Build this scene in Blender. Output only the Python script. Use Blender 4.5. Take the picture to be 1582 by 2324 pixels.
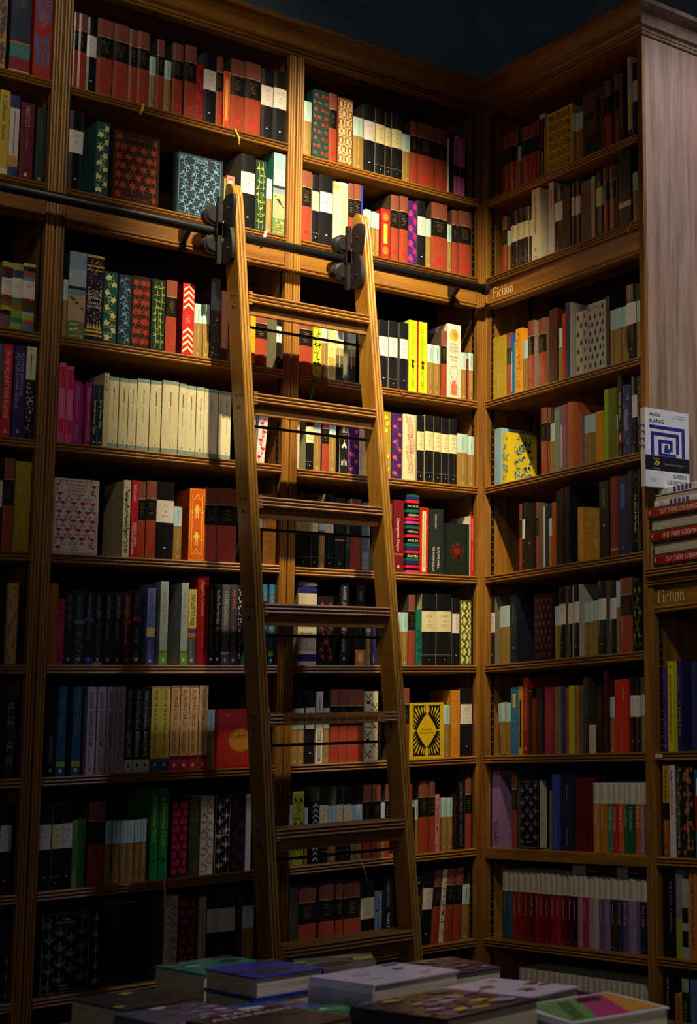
import bpy, math, random
from mathutils import Matrix, Vector

for _o in list(bpy.data.objects):
    bpy.data.objects.remove(_o, do_unlink=True)
scene = bpy.context.scene
COL = scene.collection

# ------------------------------------------------------------------ camera
CAM_POS = Vector((-2.8321, -4.3909, 1.0705))
YAW, PITCH, ROLL = 0.8514, 0.1396, -0.0373
F_PX, PP_X, PP_Y, IMG_W, IMG_H = 3434.06, 2069.28, 1149.87, 1582.0, 2324.0
_f = Vector((math.sin(YAW)*math.cos(PITCH), math.cos(YAW)*math.cos(PITCH), math.sin(PITCH)))
_r = Vector((math.cos(YAW), -math.sin(YAW), 0.0))
_u = _r.cross(_f)
_r, _u = _r*math.cos(ROLL)+_u*math.sin(ROLL), _u*math.cos(ROLL)-_r*math.sin(ROLL)
cam_data = bpy.data.cameras.new('camera')
cam_data.sensor_fit = 'VERTICAL'
cam_data.sensor_height = 24.0
cam_data.lens = F_PX/IMG_H*24.0
cam_data.shift_x = (IMG_W/2-PP_X)/IMG_H
cam_data.shift_y = (PP_Y-IMG_H/2)/IMG_H
cam_data.clip_start = 0.05
cam = bpy.data.objects.new('camera', cam_data)
COL.objects.link(cam)
cam.matrix_world = Matrix(((_r.x, _u.x, -_f.x, CAM_POS.x), (_r.y, _u.y, -_f.y, CAM_POS.y),
                           (_r.z, _u.z, -_f.z, CAM_POS.z), (0, 0, 0, 1)))
scene.camera = cam
cam_data.dof.use_dof = True
cam_data.dof.focus_distance = 4.55
cam_data.dof.aperture_fstop = 5.0

# ------------------------------------------------------------------ world, lights, exposure
world = bpy.data.worlds.new('world')
scene.world = world
world.use_nodes = True
_bg = world.node_tree.nodes['Background']
_bg.inputs[0].default_value = (0.75, 0.68, 0.62, 1)
_bg.inputs[1].default_value = 0.019

def spot(name, loc, aim, energy, color, size, blend, radius):
    l = bpy.data.lights.new(name, 'SPOT')
    l.energy = energy; l.color = color; l.spot_size = math.radians(size); l.spot_blend = blend
    l.shadow_soft_size = radius
    o = bpy.data.objects.new(name, l); COL.objects.link(o)
    o.location = loc
    o.rotation_euler = (Vector(aim)-Vector(loc)).to_track_quat('-Z', 'Y').to_euler()
    return o

# warm ceiling spot on the ladder and the corner bay
spot('ceiling_spot_light', (-1.02, -1.52, 4.20), (-0.50, 0.0, 2.28), 960, (1.0, 0.81, 0.49), 36, 0.95, 0.03)
# added weak fill spot, no known fixture, brightening the upper left bays
spot('upper_left_fill_spot', (-2.2, -2.6, 4.25), (-1.25, 0.0, 2.80), 95, (1.0, 0.86, 0.68), 42, 1.0, 0.10)
# added cool fill spot standing in for daylight on the end panel
spot('end_panel_fill_spot', (0.40, -2.1, 4.0), (0.16, -0.88, 2.55), 150, (0.82, 0.79, 1.0), 44, 0.8, 0.08)
# added fill spot that lifts the books on the display table
spot('table_fill_spot', (-1.3, -3.3, 4.2), (-1.5, -2.0, 0.65), 230, (0.92, 0.86, 1.0), 34, 0.9, 0.08)
# added fill from the left to brighten the right wall and low case
spot('right_wall_fill_spot', (-2.1, -2.7, 4.25), (0.05, -1.05, 1.60), 165, (1.0, 0.90, 0.76), 34, 0.9, 0.08)
# soft daylight from the shop window behind the camera
_a = bpy.data.lights.new('window_daylight', 'AREA')
_a.shape = 'RECTANGLE'; _a.size = 2.2; _a.size_y = 1.8; _a.energy = 11; _a.color = (0.92, 0.90, 0.92)
_ao = bpy.data.objects.new('window_daylight', _a); COL.objects.link(_ao)
_ao.location = (-4.9, -5.4, 2.4)
_ao.rotation_euler = (Vector((-0.6, -0.3, 2.0))-Vector(_ao.location)).to_track_quat('-Z', 'Y').to_euler()

vs = scene.view_settings
vs.view_transform = 'Standard'
vs.look = 'None'
vs.gamma = 1.0
vs.use_curve_mapping = False
vs.exposure = 0.0

# ------------------------------------------------------------------ materials
def lin(c):
    c /= 255.0
    return c/12.92 if c <= 0.04045 else ((c+0.055)/1.055)**2.4

def rgb(h):
    if len(h) == 3: h = ''.join(ch*2 for ch in h)
    return (lin(int(h[0:2], 16)), lin(int(h[2:4], 16)), lin(int(h[4:6], 16)), 1.0)

MATS = {}
def mat(h, fin='p'):
    """plain printed colour; fin: p paper, g glossy jacket, c cloth, m metal print"""
    k = h+fin
    if k in MATS: return MATS[k]
    m = bpy.data.materials.new('print_'+k); m.use_nodes = True
    nt = m.node_tree; b = nt.nodes['Principled BSDF']
    c = rgb(h)
    rough = {'p': 0.42, 'g': 0.2, 'c': 0.85, 'm': 0.35}[fin]
    b.inputs['Roughness'].default_value = rough
    b.inputs['Specular IOR Level'].default_value = {'p': 0.4, 'g': 0.55, 'c': 0.15, 'm': 0.5}[fin]
    if fin == 'm': b.inputs['Metallic'].default_value = 0.6
    n = nt.nodes.new('ShaderNodeTexNoise'); n.inputs['Scale'].default_value = 300 if fin == 'c' else 45
    n.inputs['Detail'].default_value = 2
    mx = nt.nodes.new('ShaderNodeMix'); mx.data_type = 'RGBA'
    mx.inputs[6].default_value = (c[0]*0.86, c[1]*0.86, c[2]*0.86, 1)
    mx.inputs[7].default_value = (min(1, c[0]*1.1), min(1, c[1]*1.1), min(1, c[2]*1.1), 1)
    tc = nt.nodes.new('ShaderNodeTexCoord')
    nt.links.new(tc.outputs['Object'], n.inputs['Vector'])
    nt.links.new(n.outputs['Fac'], mx.inputs[0])
    nt.links.new(mx.outputs[2], b.inputs['Base Color'])
    MATS[k] = m
    return m

def node_mat(name, rough=0.5, spec=0.4, metal=0.0):
    m = bpy.data.materials.new(name); m.use_nodes = True
    b = m.node_tree.nodes['Principled BSDF']
    b.inputs['Roughness'].default_value = rough
    b.inputs['Specular IOR Level'].default_value = spec
    b.inputs['Metallic'].default_value = metal
    return m, m.node_tree, b

def ramp(nt, stops):
    r = nt.nodes.new('ShaderNodeValToRGB')
    e = r.color_ramp.elements
    e[0].position, e[0].color = stops[0][0], stops[0][1]
    e[1].position, e[1].color = stops[-1][0], stops[-1][1]
    for p, c in stops[1:-1]:
        x = e.new(p); x.color = c
    return r

def wood(name, axis, dark, mid, light, rough=0.42, grain=1.0):
    m, nt, b = node_mat(name, rough, 0.4)
    tc = nt.nodes.new('ShaderNodeTexCoord')
    mp = nt.nodes.new('ShaderNodeMapping')
    s = [26.0, 26.0, 26.0]; s['XYZ'.index(axis)] = 1.3
    mp.inputs['Scale'].default_value = s
    n1 = nt.nodes.new('ShaderNodeTexNoise'); n1.inputs['Scale'].default_value = 1.0*grain
    n1.inputs['Detail'].default_value = 6; n1.inputs['Distortion'].default_value = 0.9
    n2 = nt.nodes.new('ShaderNodeTexNoise'); n2.inputs['Scale'].default_value = 6.0*grain
    n2.inputs['Detail'].default_value = 3
    nt.links.new(tc.outputs['Object'], mp.inputs['Vector'])
    nt.links.new(mp.outputs[0], n1.inputs['Vector']); nt.links.new(mp.outputs[0], n2.inputs['Vector'])
    ad = nt.nodes.new('ShaderNodeMath'); ad.operation = 'MULTIPLY_ADD'
    ad.inputs[1].default_value = 0.35
    nt.links.new(n2.outputs['Fac'], ad.inputs[0]); nt.links.new(n1.outputs['Fac'], ad.inputs[2])
    r = ramp(nt, [(0.42, rgb(dark)), (0.66, rgb(mid)), (0.92, rgb(light))])
    nt.links.new(ad.outputs[0], r.inputs[0])
    nt.links.new(r.outputs[0], b.inputs['Base Color'])
    bp = nt.nodes.new('ShaderNodeBump'); bp.inputs['Strength'].default_value = 0.12; bp.inputs['Distance'].default_value = 0.002
    nt.links.new(n2.outputs['Fac'], bp.inputs['Height']); nt.links.new(bp.outputs[0], b.inputs['Normal'])
    return m

WX = wood('case_wood_along_x', 'X', '50330f', '80541a', '9e7024')
WY = wood('case_wood_along_y', 'Y', '50330f', '80541a', '9e7024')
WZ = wood('case_wood_upright', 'Z', '50330f', '80541a', '9e7024')
WPANEL = wood('end_panel_wood', 'Z', '745a44', '957a60', 'a88e74', 0.35, 1.3)
WLAD = wood('ladder_wood', 'Z', '7c571c', '976b22', 'ab802a', 0.4)
WLADX = wood('ladder_tread_wood', 'X', '704c1c', '885c24', '9e722e', 0.4)
WTAB = wood('table_wood', 'Y', '2c1c10', '40291a', '503420', 0.4)

def simple(name, h, rough, spec=0.4, metal=0.0, nscale=20.0, amt=0.15, bump=0.0):
    m, nt, b = node_mat(name, rough, spec, metal)
    c = rgb(h)
    tc = nt.nodes.new('ShaderNodeTexCoord')
    n = nt.nodes.new('ShaderNodeTexNoise'); n.inputs['Scale'].default_value = nscale; n.inputs['Detail'].default_value = 5
    nt.links.new(tc.outputs['Object'], n.inputs['Vector'])
    r = ramp(nt, [(0.3, tuple(x*(1-amt) for x in c[:3])+(1,)), (0.7, tuple(min(1, x*(1+amt)) for x in c[:3])+(1,))])
    nt.links.new(n.outputs['Fac'], r.inputs[0]); nt.links.new(r.outputs[0], b.inputs['Base Color'])
    if bump:
        bp = nt.nodes.new('ShaderNodeBump'); bp.inputs['Strength'].default_value = bump; bp.inputs['Distance'].default_value = 0.002
        nt.links.new(n.outputs['Fac'], bp.inputs['Height']); nt.links.new(bp.outputs[0], b.inputs['Normal'])
    return m

M_WALL = simple('teal_plaster', '7a94a0', 0.85, 0.2, 0, 6, 0.12, 0.1)
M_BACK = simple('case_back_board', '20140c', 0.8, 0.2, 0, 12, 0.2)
M_FLOOR = simple('dark_floor', '2a2018', 0.5, 0.4, 0, 3, 0.25)
M_CEIL = simple('ceiling_paint', '5a5c5a', 0.9, 0.2, 0, 4, 0.05)
M_IRON = simple('black_iron', '17171a', 0.42, 0.5, 0.3, 60, 0.2)
M_STEEL = simple('slotted_steel', '2a2724', 0.4, 0.5, 0.6, 60, 0.2)
M_GOLD = simple('gold_lettering', 'f0dc9c', 0.5, 0.4, 0.0, 80, 0.1)
M_RIBBON = {k: simple('ribbon_'+k, v, 0.6, 0.3, 0, 90, 0.15) for k, v in
            dict(yellow='c8a02c', white='c8c4b8', green='2c5a30', red='8c2024').items()}

def pages_mat():
    m, nt, b = node_mat('page_edges', 0.8, 0.2)
    tc = nt.nodes.new('ShaderNodeTexCoord'); mp = nt.nodes.new('ShaderNodeMapping')
    mp.inputs['Scale'].default_value = (900, 8, 8)
    n = nt.nodes.new('ShaderNodeTexNoise'); n.inputs['Scale'].default_value = 1.0; n.inputs['Detail'].default_value = 2
    nt.links.new(tc.outputs['Object'], mp.inputs['Vector']); nt.links.new(mp.outputs[0], n.inputs['Vector'])
    r = ramp(nt, [(0.35, rgb('a09478')), (0.65, rgb('cdc2a4'))])
    nt.links.new(n.outputs['Fac'], r.inputs[0]); nt.links.new(r.outputs[0], b.inputs['Base Color'])
    return m
M_PAGES = pages_mat()

# ------------------------------------------------------------------ mesh helpers
class MB:
    def __init__(self):
        self.v = []; self.f = []; self.m = []; self.mats = []; self.mi = {}
    def slot(self, m):
        if m.name not in self.mi:
            self.mi[m.name] = len(self.mats); self.mats.append(m)
        return self.mi[m.name]
    def poly(self, pts, m):
        i = len(self.v); self.v.extend(pts)
        self.f.append(tuple(range(i, i+len(pts)))); self.m.append(self.slot(m))
    def box(self, x0, x1, y0, y1, z0, z1, m):
        i = len(self.v); s = self.slot(m)
        self.v.extend([(x0,y0,z0),(x1,y0,z0),(x1,y1,z0),(x0,y1,z0),(x0,y0,z1),(x1,y0,z1),(x1,y1,z1),(x0,y1,z1)])
        for q in ((0,3,2,1),(4,5,6,7),(0,1,5,4),(1,2,6,5),(2,3,7,6),(3,0,4,7)):
            self.f.append(tuple(i+k for k in q)); self.m.append(s)
    def loft(self, sections, m, cap=True, closed=True):
        """sections: list of equal-length rings of 3D points"""
        s = self.slot(m); n = len(sections[0]); base = len(self.v)
        for sec in sections: self.v.extend(sec)
        for k in range(len(sections)-1):
            a = base+k*n; b = a+n
            for j in range(n if closed else n-1):
                j2 = (j+1) % n
                self.f.append((a+j, a+j2, b+j2, b+j)); self.m.append(s)
        if cap:
            self.f.append(tuple(range(base+n-1, base-1, -1))); self.m.append(s)
            e = base+(len(sections)-1)*n
            self.f.append(tuple(range(e, e+n))); self.m.append(s)
    def cyl(self, p0, p1, r, m, n=14, r1=None):
        p0 = Vector(p0); p1 = Vector(p1); d = (p1-p0).normalized()
        a = Vector((0, 0, 1)) if abs(d.z) < 0.9 else Vector((1, 0, 0))
        e1 = d.cross(a).normalized(); e2 = d.cross(e1)
        r1 = r if r1 is None else r1
        s0 = [tuple(p0+e1*math.cos(2*math.pi*k/n)*r+e2*math.sin(2*math.pi*k/n)*r) for k in range(n)]
        s1 = [tuple(p1+e1*math.cos(2*math.pi*k/n)*r1+e2*math.sin(2*math.pi*k/n)*r1) for k in range(n)]
        self.loft([s0, s1], m)
    def build(self, name, parent=None, smooth=False):
        me = bpy.data.meshes.new(name)
        me.from_pydata(self.v, [], self.f)
        for m in self.mats: me.materials.append(m)
        me.polygons.foreach_set('material_index', self.m)
        if smooth: me.polygons.foreach_set('use_smooth', [True]*len(self.f))
        me.update()
        o = bpy.data.objects.new(name, me); COL.objects.link(o)
        if parent: o.parent = parent
        return o

def empty(name, label=None, cat=None, group=None, loc=(0, 0, 0)):
    o = bpy.data.objects.new(name, None); COL.objects.link(o)
    o.empty_display_size = 0.05; o.location = loc
    tag(o, label, cat, group)
    return o

def tag(o, label=None, cat=None, group=None, kind=None):
    if label: o['label'] = label
    if cat: o['category'] = cat
    if group: o['group'] = group
    if kind: o['kind'] = kind
    return o

def reeds(t0, t1, n, depth, seg=4):
    """profile of n half-round reeds from t0 to t1; returns (t, out) points"""
    pts = []; w = (t1-t0)/n
    for k in range(n):
        for j in range(seg+1):
            a = math.pi*j/seg
            pts.append((t0+w*k+w*(0.5-0.47*math.cos(a)), depth*math.sin(a)))
    return pts

# ------------------------------------------------------------------ room
def room():
    def plane(name, box, m):
        b = MB(); b.box(*box, m); o = b.build(name); tag(o, kind='structure'); return o
    plane('floor', (-6, 3, -8, 0.6, -0.1, 0.0), M_FLOOR)
    plane('wall_back', (-6, 0.56, 0.46, 0.56, 0, 4.5), M_WALL)
    plane('wall_right', (0.46, 0.56, -8, 0.46, 0, 4.5), M_WALL)
    plane('ceiling', (-6, 3, -8, 0.6, 4.5, 4.6), M_CEIL)
room()
# ------------------------------------------------------------------ bookcases
TH = 0.027          # shelf thickness
DEPTH = 0.25

def to_world(side, t, out, z):
    """side A: t = x, out of the face = -y ; side B: t = distance along -y, out of the face = -x"""
    return (t, -out, z) if side == 'A' else (-out, -t, z)

def strip(b, side, prof, t0, t1, m, k0=0.0, k1=0.0):
    """extrude a closed (out, z) profile along the face from t0 to t1; k: mitre slope of the ends"""
    s0 = [to_world(side, t0+k0*o, o, z) for o, z in prof]
    s1 = [to_world(side, t1+k1*o, o, z) for o, z in prof]
    b.loft([s0, s1] if side == 'A' else [s1, s0], m)

def shelf_profile(z, th=TH, depth=DEPTH, proud=0.0, n=3):
    r = [(proud+o, z-th+t) for t, o in reeds(0.0, th, n, 0.005)]
    return [(-depth, z-th)]+r+[(-depth, z)]

def make_shelf(root, side, t0, t1, z, plain=False):
    b = MB()
    if plain:
        prof = [(-DEPTH, z-TH-0.008), (0.001, z-TH-0.008), (0.003, z-TH-0.006), (0.003, z-0.002), (0.001, z-0.0004), (-DEPTH, z-0.0004)]
    else:
        prof = shelf_profile(z)
    strip(b, side, prof, t0, t1, WX if side == 'A' else WY)
    return b.build('shelf', root)

def make_upright(root, side, t0, t1, z0, z1, n=6, gap=True, depth=DEPTH):
    b = MB(); w = t1-t0
    pts = []
    if gap:
        h = w/2
        a = reeds(t0, t0+h-0.0015, n//2, 0.0032); c = reeds(t0+h+0.0015, t1, n//2, 0.0032)
        pts = a+[(t0+h-0.0015, -0.006), (t0+h+0.0015, -0.006)]+c
    else:
        pts = reeds(t0, t1, n, 0.0032)
    ring = [(t0, -depth)]+[(t0, 0)]+pts+[(t1, 0), (t1, -depth)]
    s0 = [to_world(side, t, o, z0) for t, o in ring]; s1 = [to_world(side, t, o, z1) for t, o in ring]
    b.loft([s0, s1] if side == 'A' else [s1, s0], WZ)
    return b.build('upright', root)

def make_standard(root, side, t, out, z0, z1, facing):
    """slotted steel shelf standard on the inner side of an upright; facing = +1/-1 along t"""
    b = MB(); w = 0.011
    e = 0.002*facing
    def pt(tt, oo, z): return to_world(side, tt, oo, z)
    ring = [(t, out), (t+e, out), (t+e, out-w), (t, out-w)]
    b.loft([[pt(a, o, z0) for a, o in ring], [pt(a, o, z1) for a, o in ring]], M_IRON)
    z = z0+0.012
    while z < z1-0.02:
        b.poly([pt(t+e*1.2, out-0.002, z), pt(t+e*1.2, out-w+0.002, z), pt(t+e*1.2, out-w+0.002, z+0.005), pt(t+e*1.2, out-0.002, z+0.005)], mat('8a7a5c', 'm'))
        z += 0.0255
    return b.build('shelf_standard', root)

FIC = None
def fiction_polys():
    P = []
    def rect(x0, x1, y0, y1): P.append([(x0, y0), (x1, y0), (x1, y1), (x0, y1)])
    def ring(cx, cy, rx, ry, ix, iy, a0, a1, n=18):
        for k in range(n):
            p = math.radians(a0+(a1-a0)*k/n); q = math.radians(a0+(a1-a0)*(k+1)/n)
            P.append([(cx+rx*math.cos(p), cy+ry*math.sin(p)), (cx+rx*math.cos(q), cy+ry*math.sin(q)),
                      (cx+ix*math.cos(q), cy+iy*math.sin(q)), (cx+ix*math.cos(p), cy+iy*math.sin(p))])
    def dot(cx, cy, r): P.append([(cx+r*math.cos(k*math.pi/5), cy+r*math.sin(k*math.pi/5)) for k in range(10)])
    # F
    rect(.11, .23, 0, 1); rect(0, .36, 0, .045); rect(0, .12, .955, 1); rect(.22, .64, .94, 1)
    P.append([(.58, .94), (.64, .94), (.66, .74), (.63, .74)])
    rect(.22, .46, .49, .545); rect(.43, .465, .40, .63)
    def i(x):
        rect(x+.10, x+.20, 0, .63); rect(x, x+.30, 0, .04); P.append([(x, .58), (x+.1, .56), (x+.2, .65), (x+.17, .65)]); dot(x+.15, .86, .065)
    i(.70)
    ring(1.34, .315, .24, .33, .15, .285, 50, 315); dot(1.47, .52, .06)
    rect(1.76, 1.86, .08, .84); rect(1.66, 2.02, .575, .62); ring(1.93, .12, .17, .13, .07, .085, 180, 320, 10)
    P.append([(1.66, .6), (1.76, .62), (1.86, .84), (1.83, .84)])
    i(2.08)
    ring(2.72, .315, .28, .33, .17, .285, 0, 360, 26)
    x = 3.08
    rect(x+.10, x+.20, 0, .63); rect(x, x+.30, 0, .04); P.append([(x, .58), (x+.1, .56), (x+.2, .65), (x+.17, .65)])
    ring(x+.36, .40, .20, .24, .10, .18, 0, 165, 12)
    rect(x+.46, x+.56, 0, .42); rect(x+.37, x+.66, 0, .04)
    return P, x+.66

def fiction_sign(parent, t0, z0, cap, out):
    polys, wid = fiction_polys()
    b = MB()
    s = cap
    for p in polys:
        front = [to_world('B', t0+x*s*0.86, out+0.0012, z0+y*s) for x, y in p]
        b.poly(front, M_GOLD)
    return b.build('sign_lettering', parent)

CORNICE = [(-0.02, 3.205)]+[(o, 3.208+t) for t, o in reeds(0, 0.024, 2, 0.007)]+[
    (0.006, 3.236), (0.012, 3.240), (0.014, 3.250), (0.018, 3.262), (0.026, 3.274), (0.037, 3.283), (0.049, 3.288),
    (0.055, 3.290), (0.057, 3.300), (0.054, 3.305), (-0.02, 3.305)]
TOPB = 3.215

def fascia(root, side, t0, t1, z0, z1, bead=True):
    b = MB(); m = WX if side == 'A' else WY
    strip(b, side, [(-0.02, z0), (-0.006, z0), (-0.006, z1), (-0.02, z1)], t0, t1, m)
    o = b.build('fascia', root)
    if bead:
        b = MB()
        prof = [(-0.03, z0-0.018)]+[(-0.004+q, z0-0.018+t) for t, q in reeds(0, 0.020, 2, 0.005)]+[(-0.03, z0+0.002)]
        strip(b, side, prof, t0, t1, m)
        b.build('bead', o)
    return o

Z_A01 = [2.916, 2.618, 2.197, 1.902, 1.598, 1.300, 1.005, 0.710, 0.440, 0.130]
Z_A2 = [2.896, 2.618, 2.189, 1.896, 1.595, 1.300, 1.005, 0.710, 0.425, 0.130]
Z_C = [1.005, 0.708, 0.429, 0.130]
UA = [(-2.0535, -2.004), (-1.3771, -1.3275), (-0.7004, -0.6512)]
BAYS = {'A0': (-2.004, -1.3771), 'A1': (-1.3275, -0.7004), 'A2': (-0.6512, -0.0267), 'B': (0.0171, 0.8429), 'C': (0.889, 1.70)}

case_a = empty('bookcase', 'tall brown wooden bookcase of several bays along the wall behind the ladder', 'bookcase')
case_b = empty('bookcase', 'tall brown wooden bookcase on the right wall with a pale end panel', 'bookcase')
case_c = empty('low_bookcase', 'low wooden bookcase at the right edge carrying a stack of books', 'bookcase')

def cases():
    for t0, t1 in UA: make_upright(case_a, 'A', t0, t1, 0.0, TOPB)
    make_upright(case_a, 'A', -0.0267, 0.0, 0.0, TOPB, 3, False)
    make_upright(case_b, 'B', 0.0, 0.0171, 0.0, TOPB, 2, False)
    make_upright(case_b, 'B', 0.8429, 0.8690, 0.0, TOPB, 3, False, 0.02)
    for k, zs in (('A0', Z_A01), ('A1', Z_A01), ('A2', Z_A2)):
        for z in zs: make_shelf(case_a, 'A', BAYS[k][0]+0.0005, BAYS[k][1]-0.0005, z)
        fascia(case_a, 'A', BAYS[k][0]+0.0005, BAYS[k][1]-0.0005, 2.529, 2.591)
        b = MB(); strip(b, 'A', [(-0.03, 0.0), (-0.012, 0.0), (-0.012, 0.103), (-0.03, 0.103)], *BAYS[k], WX); b.build('plinth', case_a)
    for i, z in enumerate(Z_A2): make_shelf(case_b, 'B', 0.0176, 0.8424, z, plain=(i == 7))
    fb = fascia(case_b, 'B', 0.0176, 0.8424, 2.529, 2.591)
    fiction_sign(fb, 0.047, 2.540, 0.037, -0.006)
    b = MB(); strip(b, 'B', [(-0.03, 0.0), (-0.012, 0.0), (-0.012, 0.103), (-0.03, 0.103)], *BAYS['B'], WY); b.build('plinth', case_b)
    # backs, tops
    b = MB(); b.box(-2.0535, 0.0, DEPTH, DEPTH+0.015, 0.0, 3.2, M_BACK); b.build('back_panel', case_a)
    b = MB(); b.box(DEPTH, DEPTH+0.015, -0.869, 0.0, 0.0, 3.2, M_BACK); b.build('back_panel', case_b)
    b = MB(); b.box(-2.0535, 0.0, 0.0, 0.455, 3.2155, 3.30, WX); b.build('top_board', case_a)
    b = MB(); b.box(0.0, 0.455, -0.869, 0.0, 3.2155, 3.30, WY); b.build('top_board', case_b)
    # cornices, mitred
    b = MB(); strip(b, 'A', CORNICE, -2.0535, 0.0, WX, 0, -1.0); b.build('cornice', case_a)
    b = MB(); strip(b, 'B', CORNICE, 0.0, 0.8700, WY, 1.0, 1.0); b.build('cornice', case_b)
    b = MB()
    ring0 = [(-o, -0.8700-o, z) for o, z in CORNICE]; ring1 = [(0.455, -0.8700-o, z) for o, z in CORNICE]
    b.loft([ring0, ring1], WPANEL); b.build('cornice', case_b)
    # end panel of wall B, two boards, with plugs
    b = MB(); b.box(0.0085, 0.150, -0.8695, -0.8435, 0.0, TOPB, WPANEL); p1 = b.build('end_panel', case_b)
    b = MB(); b.box(0.1505, 0.455, -0.8695, -0.8435, 0.0, TOPB, WPANEL); b.build('end_panel', case_b)
    for x, z in ((0.02, 2.62), (0.075, 2.64), (0.03, 2.58), (0.08, 2.53), (0.025, 2.545), (0.045, 3.12)):
        b = MB(); b.cyl((x, -0.8700, z), (x, -0.8694, z), 0.0035, WPANEL, 10); b.build('plug', p1)
    for z0, z1 in ((0.14, 3.2),):
        make_standard(case_a, 'A', -0.7004, -0.018, z0, z1, -1)
        make_standard(case_a, 'A', -0.0267, -0.018, z0, z1, -1)
        make_standard(case_a, 'A', -1.3771, -0.018, z0, z1, -1)
        make_standard(case_b, 'B', 0.0171, -0.018, z0, z1, 1)
        make_standard(case_b, 'B', 0.0171, -0.17, z0, z1, 1)
    # low case C
    make_upright(case_c, 'B', 0.8705, 0.889, 0.0, 1.485, 2, False, 0.24)
    make_upright(case_c, 'B', 1.70, 1.73, 0.0, 1.485, 3, False, 0.24)
    for z in Z_C: make_shelf(case_c, 'B', 0.8895, 1.6995, z)
    b = MB()
    strip(b, 'B', [(-0.24, 1.512)]+[(0.012+o, 1.512+t) for t, o in reeds(0, 0.027, 3, 0.006)]+[(-0.24, 1.539)], 0.8705, 1.75, WY)
    b.build('counter_top', case_c)
    b = MB()
    strip(b, 'B', [(-0.03, 1.4855)]+[(0.002+o, 1.4855+t) for t, o in reeds(0, 0.026, 3, 0.006)]+[(-0.03, 1.5115)], 0.8705, 1.74, WY)
    b.build('bead', case_c)
    fc = fascia(case_c, 'B', 0.8895, 1.6995, 1.424, 1.485)
    fiction_sign(fc, 0.900, 1.436, 0.038, -0.006)
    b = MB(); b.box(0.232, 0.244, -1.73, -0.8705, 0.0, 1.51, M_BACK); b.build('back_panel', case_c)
    make_standard(case_c, 'B', 0.889, -0.018, 0.14, 1.40, 1)
    b = MB(); b.box(-0.0055, -0.0045, -0.925, -0.893, 0.987, 0.999, mat('c8c4b8')); b.build('price_label', case_c)
cases()

# ------------------------------------------------------------------ rail and ladder
RAIL_Y, RAIL_Z, RAIL_R = -0.065, 2.561, 0.0148
def rail():
    r = empty('ladder_rail', 'long black iron pipe rail the library ladder hangs on', 'rail', loc=(0, 0, 0))
    b = MB(); b.cyl((-2.05, RAIL_Y, RAIL_Z), (-0.034, RAIL_Y, RAIL_Z), RAIL_R, M_IRON, 20); b.build('pipe', r, True)
    b = MB(); b.cyl((-0.046, RAIL_Y, RAIL_Z), (-0.030, RAIL_Y, RAIL_Z), RAIL_R*1.25, M_IRON, 20); b.build('end_cap', r)
    for x in (-1.80, -1.012, -0.128):
        b = MB()
        b.box(x-0.0085, x+0.0085, -0.010, 0.0058, RAIL_Z-0.060, RAIL_Z+0.008, M_IRON)
        b.box(x-0.007, x+0.007, RAIL_Y, -0.010, RAIL_Z-0.010, RAIL_Z+0.006, M_IRON)
        b.poly([(x-0.007, -0.010, RAIL_Z-0.010), (x-0.007, -0.045, RAIL_Z-0.010), (x-0.007, -0.010, RAIL_Z-0.034)], M_IRON)
        b.poly([(x+0.007, -0.010, RAIL_Z-0.010), (x+0.007, -0.010, RAIL_Z-0.034), (x+0.007, -0.045, RAIL_Z-0.010)], M_IRON)
        b.poly([(x-0.007, -0.045, RAIL_Z-0.010), (x+0.007, -0.045, RAIL_Z-0.010), (x+0.007, -0.010, RAIL_Z-0.034), (x-0.007, -0.010, RAIL_Z-0.034)], M_IRON)
        o = b.build('bracket', r)
        b = MB(); b.cyl((x, -0.0125, RAIL_Z-0.050), (x, -0.010, RAIL_Z-0.050), 0.004, M_STEEL, 10); b.build('screw', o)
rail()

LAD_Y0, LAD_S = -0.160, 0.1535
def lad_y(z): return LAD_Y0-LAD_S*(2.57-z)
XL, XR = -0.902, -0.528        # inner faces of the stiles
ST, SD = 0.0265, 0.074         # stile thickness and depth
TREADS = [2.358-0.3023*i for i in range(8)]

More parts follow.
